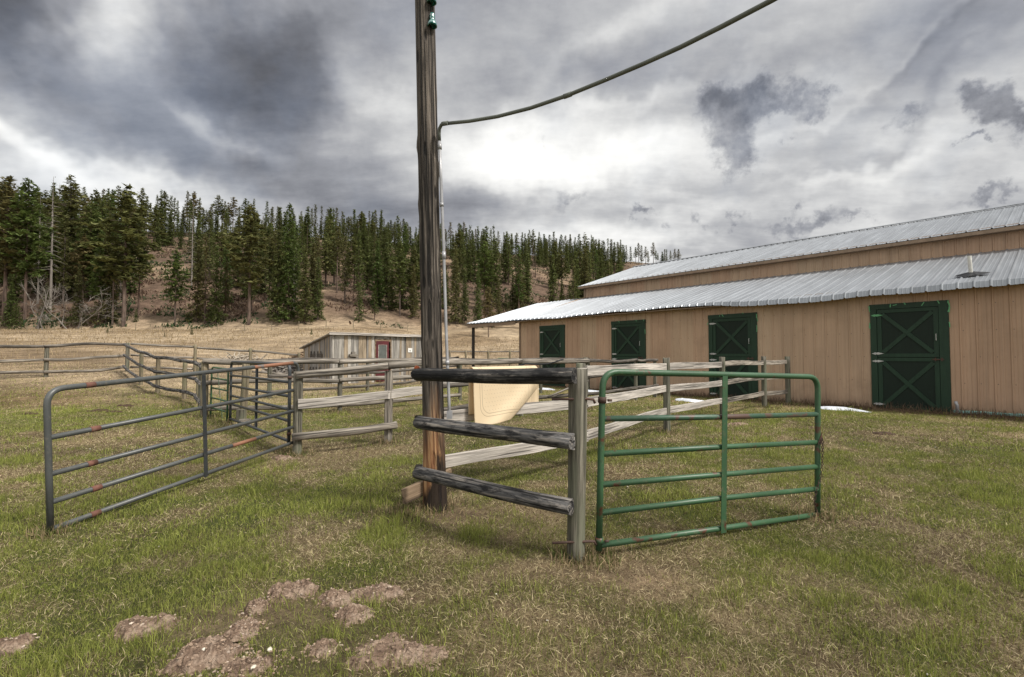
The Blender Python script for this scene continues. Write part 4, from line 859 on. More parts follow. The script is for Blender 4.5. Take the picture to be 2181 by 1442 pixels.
# white board fence running from the pole to the barn
f2 = empty('board_fence', (2.99, 9.4, 0), 0, 'pale weathered board fence running from the tall pole to the barn wall', 'fence')
P2 = [(-.93, 4.88), (.93, 6.55), (2.99, 9.38), (4.99, 11.5), (7.2, 13.85), (8.45, 14.85)]
for i, (x, z) in enumerate(P2):
    if i: post(f2, x, z, (0, 1.36, 1.45, 1.46, 1.46, 1.46)[i], (0, .13, .135, .135, .14, .15)[i], 'post')
for hh, wd in ((1.275, .135), (.85, .13), (.41, .13)):
    for i in range(5):
        (x0, z0), (x1, z1) = P2[i], P2[i+1]; d = Vector((x1-x0, z1-z0, 0)).normalized(); nrm = Vector((d.y, -d.x, 0))
        side = nrm*(.085 if i < 2 else -.0); e0, e1 = .07, .0
        if i >= 2: side = nrm*.0; a = Vector((x0, z0, 0))+d*.06; b = Vector((x1, z1, 0))-d*.06
        else: a = Vector((x0, z0, 0)); b = Vector((x1, z1, 0))-d*(0 if i == 0 else .06); 
        if i == 0: b = b+d*.02
        dz0 = gz(x0, z0)*.5; dz1 = gz(x1, z1)*.5
        sagz_ = rng.gauss(0, .012)
        beam('rail', a+side*(1 if i < 2 else 0)+Vector((0, 0, hh+dz0+rng.gauss(0, .008)+(.0 if i else 0))), b+side*(1 if i == 0 else 0)+Vector((0, 0, hh+dz1+sagz_)), .042, wd*(1 if i < 3 else .9), M['board' if i < 3 else 'rail'], f2, 'board', .03, 1.0, .015)
# round rail fence: grey gate post -> behind pole -> barn
f3 = empty('rail_fence', (-2.18, 8.6, 0), 0, 'weathered round rail fence running from the grey gates behind the tall pole to the barn', 'fence')
P3 = [(-3.44, 7.80), (-2.20, 8.65), (-1.5, 9.45), (.22, 11.9), (2.06, 13.55), (4.11, 16.1), (5.1, 17.3)]
for i, (x, z) in enumerate(P3):
    if i == 2: continue
    post(f3, x, z, (1.33, 1.27, 1.3, 1.3, 1.43, 1.35, 1.35)[i], (.14, .12, .12, .12, .13, .12, .12)[i], 'post' if i != 1 else 'rail', kind='round' if i != 1 else 'square')
top = [(-3.44, 7.70, 1.17), (-2.2, 8.55, 1.30), (-1.5, 9.35, 1.355), (.22, 11.8, 1.345), (2.12, 13.45, 1.34), (4.11, 16.0, 1.33), (5.2, 17.3, 1.33)]
railrun(f3, top[:3], .11, .125, 'rail'); railrun(f3, top[2:5], .11, .12, 'rail'); railrun(f3, top[4:], .09, .10, 'rail_dark', bend=.03)
railrun(f3, [(-3.40, 7.72, .72), (-2.2, 8.58, .80), (-1.5, 9.35, .84)], .05, .15, 'board', 'board')
railrun(f3, [(-3.46, 7.66, .20), (-2.05, 8.62, .255)], .09, .13, 'rail')
for h_ in (.90, .42): railrun(f3, [(-1.5, 9.35, h_), (.22, 11.8, h_), (2.12, 13.45, h_), (4.11, 16.0, h_), (5.2, 17.3, h_)], .09, .10, 'rail_dark')
railrun(f3, [(.9, 12.2, .45), (2.1, 13.3, .80)], .05, .05, 'rail_dark')
# paddock fence further back
f4 = empty('paddock_fence', (-4.54, 12.8, 0), 0, 'grey three rail fence behind the grey gates, its post left of the red shed door', 'fence')
P4 = [(-7.45, 11.75), (-4.54, 12.8), (-1.7, 15.9), (1.13, 19.0), (3.3, 20.9)]
for i, (x, z) in enumerate(P4): post(f4, x, z, 1.33, (.16, .12, .12, .12, .12)[i], 'post_tan' if i == 0 else 'post', g0=gz(x, z))
for hh in (1.33, .83, .2):
    railrun(f4, [(x, z-.09, gz(x, z)+hh) for x, z in P4[:3]], .11, .12, 'rail', bend=.025)
    if hh > .5: railrun(f4, [(x, z-.09, gz(x, z)+hh) for x, z in P4[2:]], .10, .11, 'rail_dark', bend=.03)
f5 = empty('paddock_fence', (-5.9, 19.8, 0), 0, 'farther three rail fence passing in front of the plank shed', 'fence')
P5 = [(-10.6, 13.4), (-8.2, 16.4), (-5.9, 19.8), (-4.5, 24.2), (-3.2, 28.6)]
for i, (x, z) in enumerate(P5[1:]): post(f5, x, z, 1.30, .14, 'post', g0=gz(x, z))
for hh in (1.27, .75, .19): railrun(f5, [(x, z-.09, gz(x, z)+hh) for x, z in P5[1:]], .10, .11, 'rail_dark', bend=.03)
# left fence
def pxz(px, Z): return ((px-CX)/F*Z, Z)
f6 = empty('pasture_fence', (*pxz(100, 19.6), .66), 0, 'long weathered three rail fence at the left with the dry field behind', 'fence')
P6 = [(-24.6, 17.6), pxz(100, 19.6), pxz(272, 21.6)]
for x, z in P6: post(f6, x, z, 1.27, .15, 'post')
for hh, k in ((1.22, 0), (.72, 0), (.20, 0)): railrun(f6, [(x, z-.12, gz(x, z)+hh+(.04 if (i == 1 and hh > 1) else 0)) for i, (x, z) in enumerate(P6)], .11, .12, 'rail_dark' if hh > 1 else 'rail', bend=.06)
f7 = empty('pasture_fence', (*pxz(416, 23), .8), 0, 'thin two rail fence continuing from the corner post to the shed past the brush pile', 'fence')
P7 = [pxz(275, 21.7), pxz(416, 23), pxz(534, 24), pxz(637, 25.2)]
for x, z in P7[1:]: post(f7, x, z, 1.36, .14, 'post_tan')
for hh in (1.22, .72, .2): railrun(f7, [(x, z+.1, gz(x, z)+hh) for x, z in P7], .09, .10, 'rail', bend=.03)
# charred rails of the curving lane fence
f8 = empty('charred_lane_fence', (*pxz(395, 15.6), 0), 0, 'curving fence of thin charred round rails left of the grey gate', 'fence')
P8 = [pxz(270, 21.4), pxz(302, 17.9), pxz(338, 16.3), pxz(395, 15.4), pxz(425, 14.6), pxz(436, 13.0)]
for i, (x, z) in enumerate(P8[1:5]): post(f8, x, z, 1.22, .13, 'post_tan')
for hh in (1.22, .74, .26):
    railrun(f8, [(x-.03, z-.12, gz(x, z)+hh+(.02*math.sin(i*2))) for i, (x, z) in enumerate(P8)], .095, .105, 'char', bend=.02)
post(f8, *pxz(431, 13.2), 1.28, .14, 'post')
# far fence behind the porch and farther wire fence
f9 = empty('far_fence', (*pxz(1040, 40), gz(*pxz(1040, 40))), 0, 'small far rail fence seen under the barn porch', 'fence')
P9 = [pxz(958, 38), pxz(992, 39), pxz(1040, 40), pxz(1086, 41), pxz(1130, 42)]
for x, z in P9: post(f9, x, z, 1.35, .17, 'post_tan')
for hh in (1.25, .62): railrun(f9, [(x, z, gz(x, z)+hh) for x, z in P9], .09, .11, 'rail')
f10 = empty('wire_fence', (*pxz(185, 84), gz(*pxz(185, 84))), 0, 'thin wire fence posts at the foot of the wood', 'fence')
lp = None
for px in range(-60, 960, 58):
    Z = np.interp(px, [0, 700, 960], [82, 86, 92]); x, z = pxz(px, Z); post(f10, x, z, 1.3, .11, 'post_tan', bot=-.1)
    q = Vector((x, z, gz(x, z)))
    if lp is not None:
        for h_ in (.6, 1.15): tube('wire', [lp+Vector((0, 0, h_)), q+Vector((0, 0, h_))], .012, M['iron'], f10, 4, mw=Matrix.Identity(4))
    lp = q
f11 = empty('hitching_post', G(367, 712), 0, 'low dark post with a crossbar standing in the dry field', 'post')
p = G(367, 712); beam('post', p+Vector((0, 0, -.1)), p+Vector((0, 0, 1.15)), .22, .22, M['gap'], f11, 'square'); beam('crossbar', p+Vector((-1.2, 0, 1.2)), p+Vector((.9, 0, 1.2)), .1, .12, M['gap'], f11, 'board')
o = tube('loose_cable', [V(1096, 783, 8), V(1108, 778, 8), V(1120, 774.5, 8), V(1145, 776, 8), V(1168, 775, 8), V(1185, 770, 8), V(1200, 765, 8)], .012, M['tar'], None, 6); tag(o, 'black loose cable looping over the rails just above the hanging mat', 'cable')
# ------------------------------------------------------------------ pipe gates
def gate(name, p_near, p_far, H, heights, r, mt, label, cat='gate', braces=(.5,), bmt=None, corner_r=.13, tilt=0.0, rusty_top=False, worn=()):
    """p_near/p_far: bottom rail ends (x, y, z)"""
    p0, p1 = Vector(p_near), Vector(p_far); d = p1-p0; L = d.length
    e = bpy.data.objects.new(name, None); COL.objects.link(e); e.empty_display_size = .2; tag(e, label, cat, 'tubular steel gates')
    x = d.normalized(); n = Vector((0, 0, 1)).cross(x).normalized(); z = x.cross(n)
    m_ = Matrix((x, n, z)).transposed().to_4x4(); m_.translation = p0; e.matrix_basis = m_
    ext = .035
    pts = [Vector((0, 0, -ext)), Vector((0, 0, H*.4)), Vector((0, 0, H*.75))]+corner((0, 0, 0), (0, 0, H), (L, 0, H), corner_r)+[Vector((L*k/6, 0, H)) for k in range(1, 6)]+corner((0, 0, H), (L, 0, H), (L, 0, 0), corner_r)+[Vector((L, 0, H*.7)), Vector((L, 0, H*.35)), Vector((L, 0, -ext))]
    tube('frame', pts, r, M[mt], e, 14)
    for i, h in enumerate(heights): tube('rail', [Vector((r*.5, 0, h)), Vector((L/2, rng.gauss(0, .004), h+rng.gauss(0, .004))), Vector((L-r*.5, 0, h))], r*.92, M[mt if i not in worn else 'green_worn'], e, 12)
    for b in braces:
        v, f = merge([box(L*b-.028, L*b+.028, -r-.007, -r-.002, -.03, H-.01), box(L*b+.022, L*b+.028, -r-.0075, r*.2, -.03, H-r)]); mo('brace', v, f, M[bmt or mt], e)
    return e, L
# green gate in front
e, L = gate('green_gate', (.640, 3.61, .10), (2.835, 4.54, .02), 1.275, [0, .235, .44, .665, .92 if False else .925], .0245, 'green_pipe', 'green tubular gate with rusty scuffs hinged on the near wooden post', worn=(4,))
def ring(e, x, z, r, h, mt, name='hinge_band'): return tube(name, [Vector((x, 0, z-h/2)), Vector((x, 0, z+h/2))], r, M[mt], e, 14)
for hz, rodlen in ((1.065, .30), (.035, .28)):
    ring(e, 0, hz, .031, .045, 'iron' if hz > 1 else 'green_pipe')
    tube('hinge_bolt', [Vector((.03, -.03, hz)), Vector((.06, -.035, hz))], .010, M['iron'], e, 8)
    post_c = Vector((.49, 3.60, 0)); mi = e.matrix_basis.inverted(); y0 = 3.56
    a = Vector((.46-.17, 3.53, .10+hz+.012)); b = Vector((.63-.07, 3.56, .10+hz+.012)); pts = [a, b, Vector((.60, 3.575, .10+hz+.006)), Vector((.612, 3.58, .10+hz-.02))]
    tube('hinge_rod', [mi @ q for q in pts], .0095, M['iron'], e, 8)
# chain hanging at the latch end
cp = []; zt = .68
path = [Vector((L-.02, -.035, .66)), Vector((L+.0, -.045, .70)), Vector((L+.012, -.04, .60)), Vector((L-.005, -.045, .45)), Vector((L-.02, -.042, .34)), Vector((L-.075, -.04, .24)), Vector((L-.10, -.04, .14)), Vector((L-.075, -.04, .06)), Vector((L-.03, -.04, .0))]
dist = 0; links = []
for a, b in zip(path[:-1], path[1:]):
    k = max(1, int((b-a).length/.024))
    for q in range(k): links.append((a.lerp(b, q/k), (b-a).normalized()))
for i, (c, d) in enumerate(links):
    u = d.orthogonal().normalized(); w_ = d.cross(u); s = u if i % 2 else w_
    loop = [c+d*.017*math.cos(t_)+s*.009*math.sin(t_) for t_ in [2*math.pi*q/8 for q in range(9)]]; cp.append(tube_geo(loop, .0032, 5, False))
mo('chain', *merge(cp), M['iron'], e)
mo('latch_plate', *merge([([(L-.035, -.026, .66), (L+.02, -.026, .66), (L+.018, -.026, .76), (L-.035, -.030, .66), (L+.02, -.030, .66), (L+.018, -.030, .76)], [(0, 1, 2), (5, 4, 3), (0, 3, 4, 1), (1, 4, 5, 2), (2, 5, 3, 0)])]), M['iron'], e)
# long grey gate at the left
e, L = gate('grey_gate', (-4.165, 4.42, -.075), (-3.46, 7.93, .115), 1.265, [0, .245, .50, .83], .0265, 'grey_pipe', 'long dark grey tubular gate swung open at the left with rusty weld marks', braces=(.47,), bmt='grey_pipe_dk', corner_r=.15)
for h in (.0, .245, .50, .83, 1.265): tube('weld_patch', [Vector((.34+.02*math.sin(h*9), 0, h)), Vector((.43+.02*math.sin(h*9), 0, h))], .0285, M['rust_weld'], e, 14)
tube('rusted_section', [Vector((L*.72, 0, 1.265)), Vector((L*.86, 0, 1.265)), Vector((L-.15, 0, 1.265))], .0272, M['rusty'], e, 14)
tube('rusted_section', [Vector((L*.60, 0, .245)), Vector((L*.72, 0, .245))], .0255, M['rusty'], e, 14)
# second grey gate, hung on the same post
e, L = gate('grey_gate', (-3.70, 8.07, .075), (-6.32, 10.9, .07), 1.27, [0, .33, .52, .74, .97], .027, 'grey_pipe_dk', 'second grey tubular gate behind, angled back from the shared gate post', braces=(.50,), corner_r=.14)
ring(e, 0, 1.05, .034, .05, 'iron'); ring(e, 0, .12, .034, .05, 'iron')
# narrow green walk gate
e, L = gate('green_gate', (-6.42, 10.95, -.05), (-7.27, 11.72, -.03), 1.23, [0, .26, .50, .74, .98], .021, 'green_pipe', 'narrow dark green walk gate with a diagonal brace, standing between the two grey gates', braces=(), corner_r=.12)
v, f = slab(Vector((L*.35, -.03, 0)), Vector((L*.75, -.03, 1.2)), .03, .006); mo('diagonal_brace', v, f, M['green_pipe'], e)
# post between walk gate and second grey gate, with stub block and brick
e = empty('gate_post', (-6.15, 11.05, 0), 0, 'pale greenish post behind the far end of the second grey gate', 'post'); beam('shaft', (-6.2, 11.2, -.2), (-6.15, 11.2, 1.33), .15, .15, M['post_tan'], e, 'round')
p = G(512, 900); o = beam('wood_block', p+Vector((-.05, .1, -.1)), p+Vector((-.05, .1, .28)), .15, .15, M['post'], None, 'square'); tag(o, 'short sawn wood block at the foot of the pale gate post', 'wood block')
p = G(521, 905); o = beam('wood_block', p+Vector((-.08, -.05, .06)), p+Vector((.12, .0, .07)), .12, .14, M['rail'], None, 'square'); tag(o, 'lying grey wood offcut beside the short sawn block', 'wood block')
# ------------------------------------------------------------------ rubber mat over the board fence
def build_mat():
    a = V(1003, 790, 5.11); b_ = V(1139, 786, 5.80); a.z = b_.z = 0; d = (b_-a); W = d.length; d.normalize(); n = Vector((d.y, -d.x, 0)).normalized()
    if n.y > 0: n = -n               # toward the camera
    nu, nv = 80, 110; v = []; uv = []; f = []; zt = 1.358
    A = Vector((.38*W, .61)); B = Vector((1.0*W, .20)); ld = (B-A).normalized(); ln = Vector((-ld.y, ld.x))
    if ln.y < 0: ln = -ln            # points down and right, past the fold
    for i in range(nu+1):
        u = i/nu
        for j in range(nv+1):
            s = j/nv*1.10; fr = s-.50; x = u*W
            if fr < -.03: q = -fr-.03; x = u*W+.13*u*min(1, q*12); out = -.035-.02*u-.02*math.sin(u*9)*q; z = zt-.02-q
            elif fr < .03: t_ = (fr+.03)/.06*math.pi; out = -.035*math.cos(t_); z = zt-.02+.03*math.sin(t_)
            else:
                q = fr-.03; out = .035+.03*math.sin(u*4.2+.6)*q+.06*q*q; P_ = Vector((x, q)); P_.y += .02*math.sin(u*9)*q
                dd = (P_-A).dot(ln)-.02*math.sin(max(0, min(1, (P_-A).dot(ld)/(B-A).length))*math.pi)
                out += .035*math.exp(-((dd+.07)/.09)**2)
                if dd > 0:
                    r_ = .035; arc = math.pi*r_
                    if dd < arc: th = dd/r_; P_ = P_-ln*(dd-r_*math.sin(th)); out += -r_*(1-math.cos(th))
                    else: P_ = P_-ln*(dd+(dd-arc)); out += -2*r_-.10*(dd-arc)
                x, q = P_.x, P_.y; z = zt-.02-q
            p = a+d*x+n*out; v.append((p.x, p.y, z)); uv.append((u*1.0, s))
    for i in range(nu):
        for j in range(nv): k = i*(nv+1)+j; f.append((k, k+nv+1, k+nv+2, k+1))
    o = mo('rubber_mat', v, f, M['mat'], smooth=True); me = o.data; ul = me.uv_layers.new(name='UVMap')
    for l in me.loops: ul.data[l.index].uv = (uv[l.vertex_index][0], 1.10-uv[l.vertex_index][1])
    md = o.modifiers.new('thickness', 'SOLIDIFY'); md.thickness = .006
    tag(o, 'tan patterned rubber mat hung over the board fence beside the tall pole', 'mat')
build_mat()
# ------------------------------------------------------------------ plank shed
def build_shed():
    fl = Vector((-8.55, 23.0, 0)); dx = Vector((.775, .63, 0)).normalized(); ang = math.atan2(dx.y, dx.x); W, D = 4.95, 4.5
    z0 = gz(fl.x, fl.y)
    e = empty('shed', (fl.x, fl.y, z0), ang, 'small silvery plank shed with sloping roof and open dark red door', 'shed')
    def boards(x0, x1, hfun, zb=-.1, side=False):
        parts = []; cols = []; x = x0
        while x < x1-.02:
            w_ = min(rng.uniform(.10, .20), x1-x); h = hfun(x+w_/2)+rng.uniform(-.02, .01); yy = rng.uniform(-.022, 0); tw = rng.gauss(0, .012)
            bx = box(x+.004, x+w_-.006, yy-.02, yy+.0, zb+rng.uniform(-.05, .06), h)
            vv = [(p[0]+(tw if p[2] > 1 else -tw)*1.0, p[1], p[2]) for p in bx[0]]
            if side: vv = [(-p[1]*-1.0, p[0], p[2]) for p in vv]; vv = [(a, b, c) for a, b, c in vv]
            t_ = rng.random(); c = (.17+.27*t_, .16+.25*t_, .148+.215*t_) if not side else (.17+.18*t_, .16+.17*t_, .15+.16*t_)
            if rng.random() < .15: c = (.30, .24, .17)
            parts.append((vv, bx[1])); cols += [c]*8; x += w_
        v, f = merge(parts); return v, f, np.array(cols)
    HF, HB = 2.33, 1.72
    # front wall with door opening 2.15..2.93
    ps = [boards(0, 2.12, lambda x: HF), boards(2.98, W, lambda x: HF), boards(2.12, 2.98, lambda x: HF, 2.16)]
    v, f = merge([(a, b) for a, b, c in ps]); mo('front_wall', v, f, M['shed'], e, cols=np.vstack([c for a, b, c in ps]))
    v, f, c = boards(0, D, lambda x: HF-(HF-HB)*x/D, side=True); mo('side_wall', v, f, M['shed'], e, cols=c)
    v2 = [(W-a, b, c_) for a, b, c_ in v]; mo('side_wall', v2, [q[::-1] for q in f], M['shed'], e, cols=c)
    v, f, c = boards(0, W, lambda x: HB); mo('back_wall', [(a, D-b, c_) for a, b, c_ in v], f, M['shed'], e, cols=c)
    mo('interior', *box(.06, W-.06, .5, D-.1, -.05, 1.65), M['black'], e)
    rp = [(-.18, -.16, HF+.05), (W+.18, -.16, HF+.05), (W+.18, D+.35, HB-.0), (-.18, D+.35, HB-.0)]; rv = rp+[(a, b, c_+.05) for a, b, c_ in rp]
    rf = mo('roof', rv, [(0, 3, 2, 1), (4, 5, 6, 7), (1, 2, 6, 5), (2, 3, 7, 6), (3, 0, 4, 7), (0, 1, 5, 4)], M['shedroof'], e)
    bx = [slab((-.20, -.165, HF+.075), (W+.2, -.165, HF+.065), .13, .03)]; mo('roof_edge_board', *merge(bx), M['board'], rf)
    mo('door_jamb', *merge([box(2.94, 3.0, -.05, .06, -.05, 2.2), box(2.12, 2.17, -.05, .06, -.05, 2.2), box(2.17, 2.94, -.045, .05, 2.04, 2.16)]), M['raw'], e)
    # door: open leaf turned outwards, seen nearly face on
    dr = mo('door', *merge([box(0, .12, -.02, .02, 0, 2.03), box(.52, .64, -.02, .02, 0, 2.03), box(.12, .52, -.02, .02, 1.83, 2.03), box(.12, .52, -.02, .02, 0, .85), ]), M['red'], e)
    dr.location = (2.17, -.06, .05); dr.rotation_euler = (0, 0, R(-8))
    mo('pane', *box(.12, .52, -.006, .006, .85, 1.83), M['glass_pane'], dr)
    mo('pane_trim', *merge([box(.10, .13, -.026, -.021, .83, 1.85), box(.51, .54, -.026, -.021, .83, 1.85), box(.13, .51, -.026, -.021, 1.82, 1.85)]), M['board'], dr)
    mo('sign', *box(3.93, 4.17, -.062, -.048, 1.52, 1.74), M['paper'], e)
    v, f = merge([tube_geo([(4.03, -.066, 1.62), (4.05, -.066, 1.60), (4.07, -.066, 1.62)], [.012, .022, .012], 6), tube_geo([(4.045, -.066, 1.60), (4.05, -.066, 1.56)], .006, 5), tube_geo([(4.025, -.066, 1.63), (4.02, -.066, 1.655)], .009, 5)]); mo('sign_mark', v, f, M['ink'], bpy.data.objects['sign'])
    mo('shelf_box', *merge([box(.78, 1.18, -.22, -.05, 1.30, 1.42), box(.90, 1.08, -.16, -.05, 1.42, 1.54), box(.86, .90, -.12, -.05, 1.05, 1.30), box(1.05, 1.09, -.12, -.05, 1.05, 1.30)]), M['rail'], e)
    # plank hatches on the side wall
    for y0, z_ in ((1.3, 1.15), (2.4, 1.15), (1.5, .35), (2.5, .35)):
        mo('hatch', *merge([box(-.06, -.026, y0, y0+.85, z_, z_+.30), box(-.08, -.06, y0+.1, y0+.2, z_-.06, z_+.42), box(-.08, -.06, y0+.6, y0+.7, z_-.06, z_+.42)]), M['rail_dark'], e)
build_shed()
# ------------------------------------------------------------------ brush and timber piles, seed drill
def stick_pile(name, p, rx, ry, h, n, mt, label, cat, L=(.5, 1.6), r=.025, flat_=.25):
    parts = []
    for _ in range(n):
        a = rng.uniform(0, math.pi); q = math.sqrt(rng.random()); th = rng.uniform(0, 6.28); x, y = q*rx*math.cos(th), q*ry*math.sin(th); z = rng.random()*h*(1-q*q)+.03; l = rng.uniform(*L)/2; dz = rng.gauss(0, flat_)*l
        c = Vector((x, y, z)); d = Vector((l*math.cos(a), l*math.sin(a)*.5, dz)); rr_ = r*rng.uniform(.5, 1.6); parts.append(tube_geo([c-d, c+Vector((0, 0, rng.gauss(0, .04))), c+d], [rr_, rr_, rr_*.7], 5))
    v, f = merge(parts); v = [(a, b, max(c, -.02)) for a, b, c in v]; o = mo(name, v, f, mt, None); o.location = p; return tag(o, label, cat)
def at(px, Z): x, z = pxz(px, Z); return Vector((x, z, gz(x, z)))
stick_pile('brush_pile', at(515, 31), 1.3, .8, .42, 150, M['bark_pale'], 'low pile of bleached brush in the dry field behind the rail fence', 'brush pile', (.6, 2.0), .022)
stick_pile('brush_pile', at(555, 31.5), .8, .5, .2, 50, M['bark_grey'], 'thin tail of brush right of the low bleached pile', 'brush pile', (.5, 1.4), .018)
stick_pile('timber_pile', at(612, 27), 1.25, .8, .62, 170, M['bark_grey'], 'heap of old timber scraps beside the plank shed', 'wood pile', (.5, 1.5), .04, .15)
stick_pile('timber_pile', at(638, 33), 1.3, .7, .95, 120, M['raw'], 'reddish firewood heap behind the grey timber scraps', 'wood pile', (.4, 1.0), .06, .15)
stick_pile('fallen_branches', at(1056, 44), .8, .5, .5, 40, M['bark_grey'], 'small grey brush heap left of the green implement under the porch', 'brush pile', (.5, 1.2), .03)
def build_drill():
    p = at(1073, 43.5); e = empty('farm_implement', p, R(10), 'tiny green farm implement with yellow wheels far away under the barn porch', 'farm implement')
    e.scale = (.55, .55, .55)
    mo('hopper', *merge([box(-.95, .75, -.3, .3, .55, .98), box(-.95, .75, -.34, .34, .98, 1.06)]), M['tractor_green'], e)
    for x in (-1.1, .95):
        w_ = [(x, .42*math.cos(a), .45+.42*math.sin(a)) for a in [2*math.pi*k/20 for k in range(21)]]; mo('wheel', *merge([tube_geo(w_, .05, 6, False)]+[tube_geo([(x, 0, .45), (x, .4*math.cos(a), .45+.4*math.sin(a))], .02, 5) for a in [k*math.pi/3 for k in range(6)]]), M['yellow'], e)
    mo('tongue', *merge([tube_geo([(.2, -.3, .5), (1.0, -1.6, .35)], .05, 6), tube_geo([(-.8, 0, .5), (.8, 0, .45)], .05, 6)]), M['yellow'], e)
build_drill()
# ------------------------------------------------------------------ conifers
def conifer_mesh(kind, seed):
    """unit tree 10 m tall; returns (trunk geo, crown geo, tints)"""
    r = random.Random(seed); H = 10.0; V_, T_, C_ = [], [], []
    if kind == 'pine': c0, wmax, nb, cl, dens = .34, 1.45, 64, .36, 9
    elif kind == 'openpine': c0, wmax, nb, cl, dens = .50, 1.25, 42, .34, 8
    elif kind == 'fir': c0, wmax, nb, cl, dens = .06, 1.55, 120, .30, 7
    elif kind == 'slim': c0, wmax, nb, cl, dens = .22, .95, 84, .27, 6
    elif kind == 'ridge': c0, wmax, nb, cl, dens = .42, .95, 60, .30, 6
    elif kind == 'dead': c0, wmax, nb, cl, dens = .30, .95, 46, .10, 2
    else: c0, wmax, nb, cl, dens = .0, 2.6, 90, .34, 7
    wmax *= .95; cl *= 1.15; nb = int(nb*1.15)
    tr = [tube_geo([(r.gauss(0, .03)*k/6, r.gauss(0, .03)*k/6, H*k/6-(.3 if k == 0 else 0)) for k in range(7)], [(.12 if kind in ('pine', 'openpine') else .10)*(1-k/6.6) for k in range(7)], 7)]
    verts = []; cols = []
    for b in range(nb):
        u = (b+r.random())/nb; h = H*(c0+(1-c0)*u*.995); az = b*2.399+r.uniform(-.5, .5)
        if kind in ('pine', 'openpine'): prof = min(1, (1-u)*1.9+.06)*(.55+.45*math.sin(min(1, u*3)*1.57))*(.6+.7*r.random())
        elif kind == 'ridge': prof = min(1, (1-u)*1.6+.05)*(.55+.6*r.random())
        elif kind == 'shrub': prof = (1-u)**.7*(.7+.5*r.random())
        else: prof = ((1-u)**.85+.03)*(.65+.5*r.random())
        L = wmax*prof; droop = {'fir': -.18, 'slim': -.30, 'pine': .05, 'openpine': .08, 'ridge': -.15, 'dead': -.1}.get(kind, .1)+r.gauss(0, .1)
        up0 = (u-.4)*.5+droop; d = Vector((math.cos(az), math.sin(az), up0)); end = Vector((0, 0, h))+d*L
        if L > .3 and (kind in ('pine', 'openpine', 'dead') or b % 3 == 0): tr.append(tube_geo([(0, 0, h), tuple(Vector((0, 0, h))+d*L*.5), tuple(end-Vector((0, 0, .06*L)))], [.028, .018, .006], 4, False))
        n = max(2, int(dens*L/.9*(1.25 if kind == 'fir' else 1)))
        if kind == 'dead' and r.random() < .5: n = 0
        clump = r.uniform(.7, 1.15)
        for k in range(n):
            s = 1-(r.random()**(1.7 if kind in ('pine', 'openpine') else 1.15))*.9; c = Vector((0, 0, h))+d*L*s+Vector((r.gauss(0, .09), r.gauss(0, .09), r.gauss(0, .07)-.10*L*s*s))
            tt = clump*r.uniform(.75, 1.2)
            col = Vector((.118, .136, .046))*tt if kind != 'dead' else Vector((.10, .075, .05))*tt
            if kind in ('pine', 'openpine', 'ridge'): col = Vector((.145, .148, .054))*tt
            for q in range(4 if kind != 'dead' else 2):
                a = az+r.gauss(0, .9); ln = cl*r.uniform(.6, 1.25); dd = Vector((math.cos(a), math.sin(a), r.gauss(.05, .4))).normalized()*ln; sd_ = Vector((-math.sin(a), math.cos(a), r.gauss(0, .5)))*ln*r.uniform(.22, .42)
                o_ = c+Vector((r.gauss(0, .07), r.gauss(0, .07), r.gauss(0, .06)))
                verts += [o_-dd*.5-sd_*.3, o_+sd_*.55, o_+dd*.6, o_-sd_*.5]; cols += [tuple(col*r.uniform(.85, 1.2))]*4
    nq = len(verts)//4; f = [(4*i, 4*i+1, 4*i+2, 4*i+3) for i in range(nq)]
    return merge(tr), (verts, f), np.array(cols)
PROTO = {}
def proto(kind, i):
    k = (kind, i)
    if k not in PROTO:
        tr, cr, co = conifer_mesh(kind, hash(kind) % 1 + i*31+len(kind)*7); 
        me = bpy.data.meshes.new('trunk'); me.from_pydata([tuple(p) for p in tr[0]], [], tr[1]); me.materials.append(M['bark_grey' if kind == 'dead' else 'bark'])
        mc = bpy.data.meshes.new('crown'); mc.from_pydata([tuple(p) for p in cr[0]], [], cr[1]); mc.materials.append(M['needle'])
        a = mc.color_attributes.new('tint', 'FLOAT_COLOR', 'POINT'); c = np.ones((len(co), 4), np.float32); c[:, :3] = co; a.data.foreach_set('color', c.ravel())
        PROTO[k] = (me, mc)
    return PROTO[k]
TR = random.Random(21); NT_ = [0]
NAMES = {'pine': 'pine_tree', 'openpine': 'pine_tree', 'ridge': 'pine_tree', 'fir': 'fir_tree', 'slim': 'fir_tree', 'dead': 'bare_conifer', 'shrub': 'young_fir'}
def tree(kind, x, z, H, label, group=None, wide=1.0, lean=0.0, var=None):
    me, mc = proto(kind, TR.randrange(5) if var is None else var); NT_[0] += 1
    e = empty(NAMES[kind], (x, z, gz(x, z)-.1), TR.uniform(0, 6.28), label, 'tree', group); s = H/10; e.scale = (s*wide, s*wide, s); 
    if lean: e.rotation_euler = (0, lean, 0)
    for nm, m_ in (('trunk', me), ('crown', mc)):
        o = bpy.data.objects.new(nm, m_); COL.objects.link(o); o.parent = e
    return e
def tree_px(kind, px, pyb, pyt, Z, label, wide=1.0, **k):
    x, z = pxz(px, Z); H = max(2.5, (756-pyt)/F*Z+CH-gz(x, z)); return tree(kind, x, z, H, label, None, wide, **k)
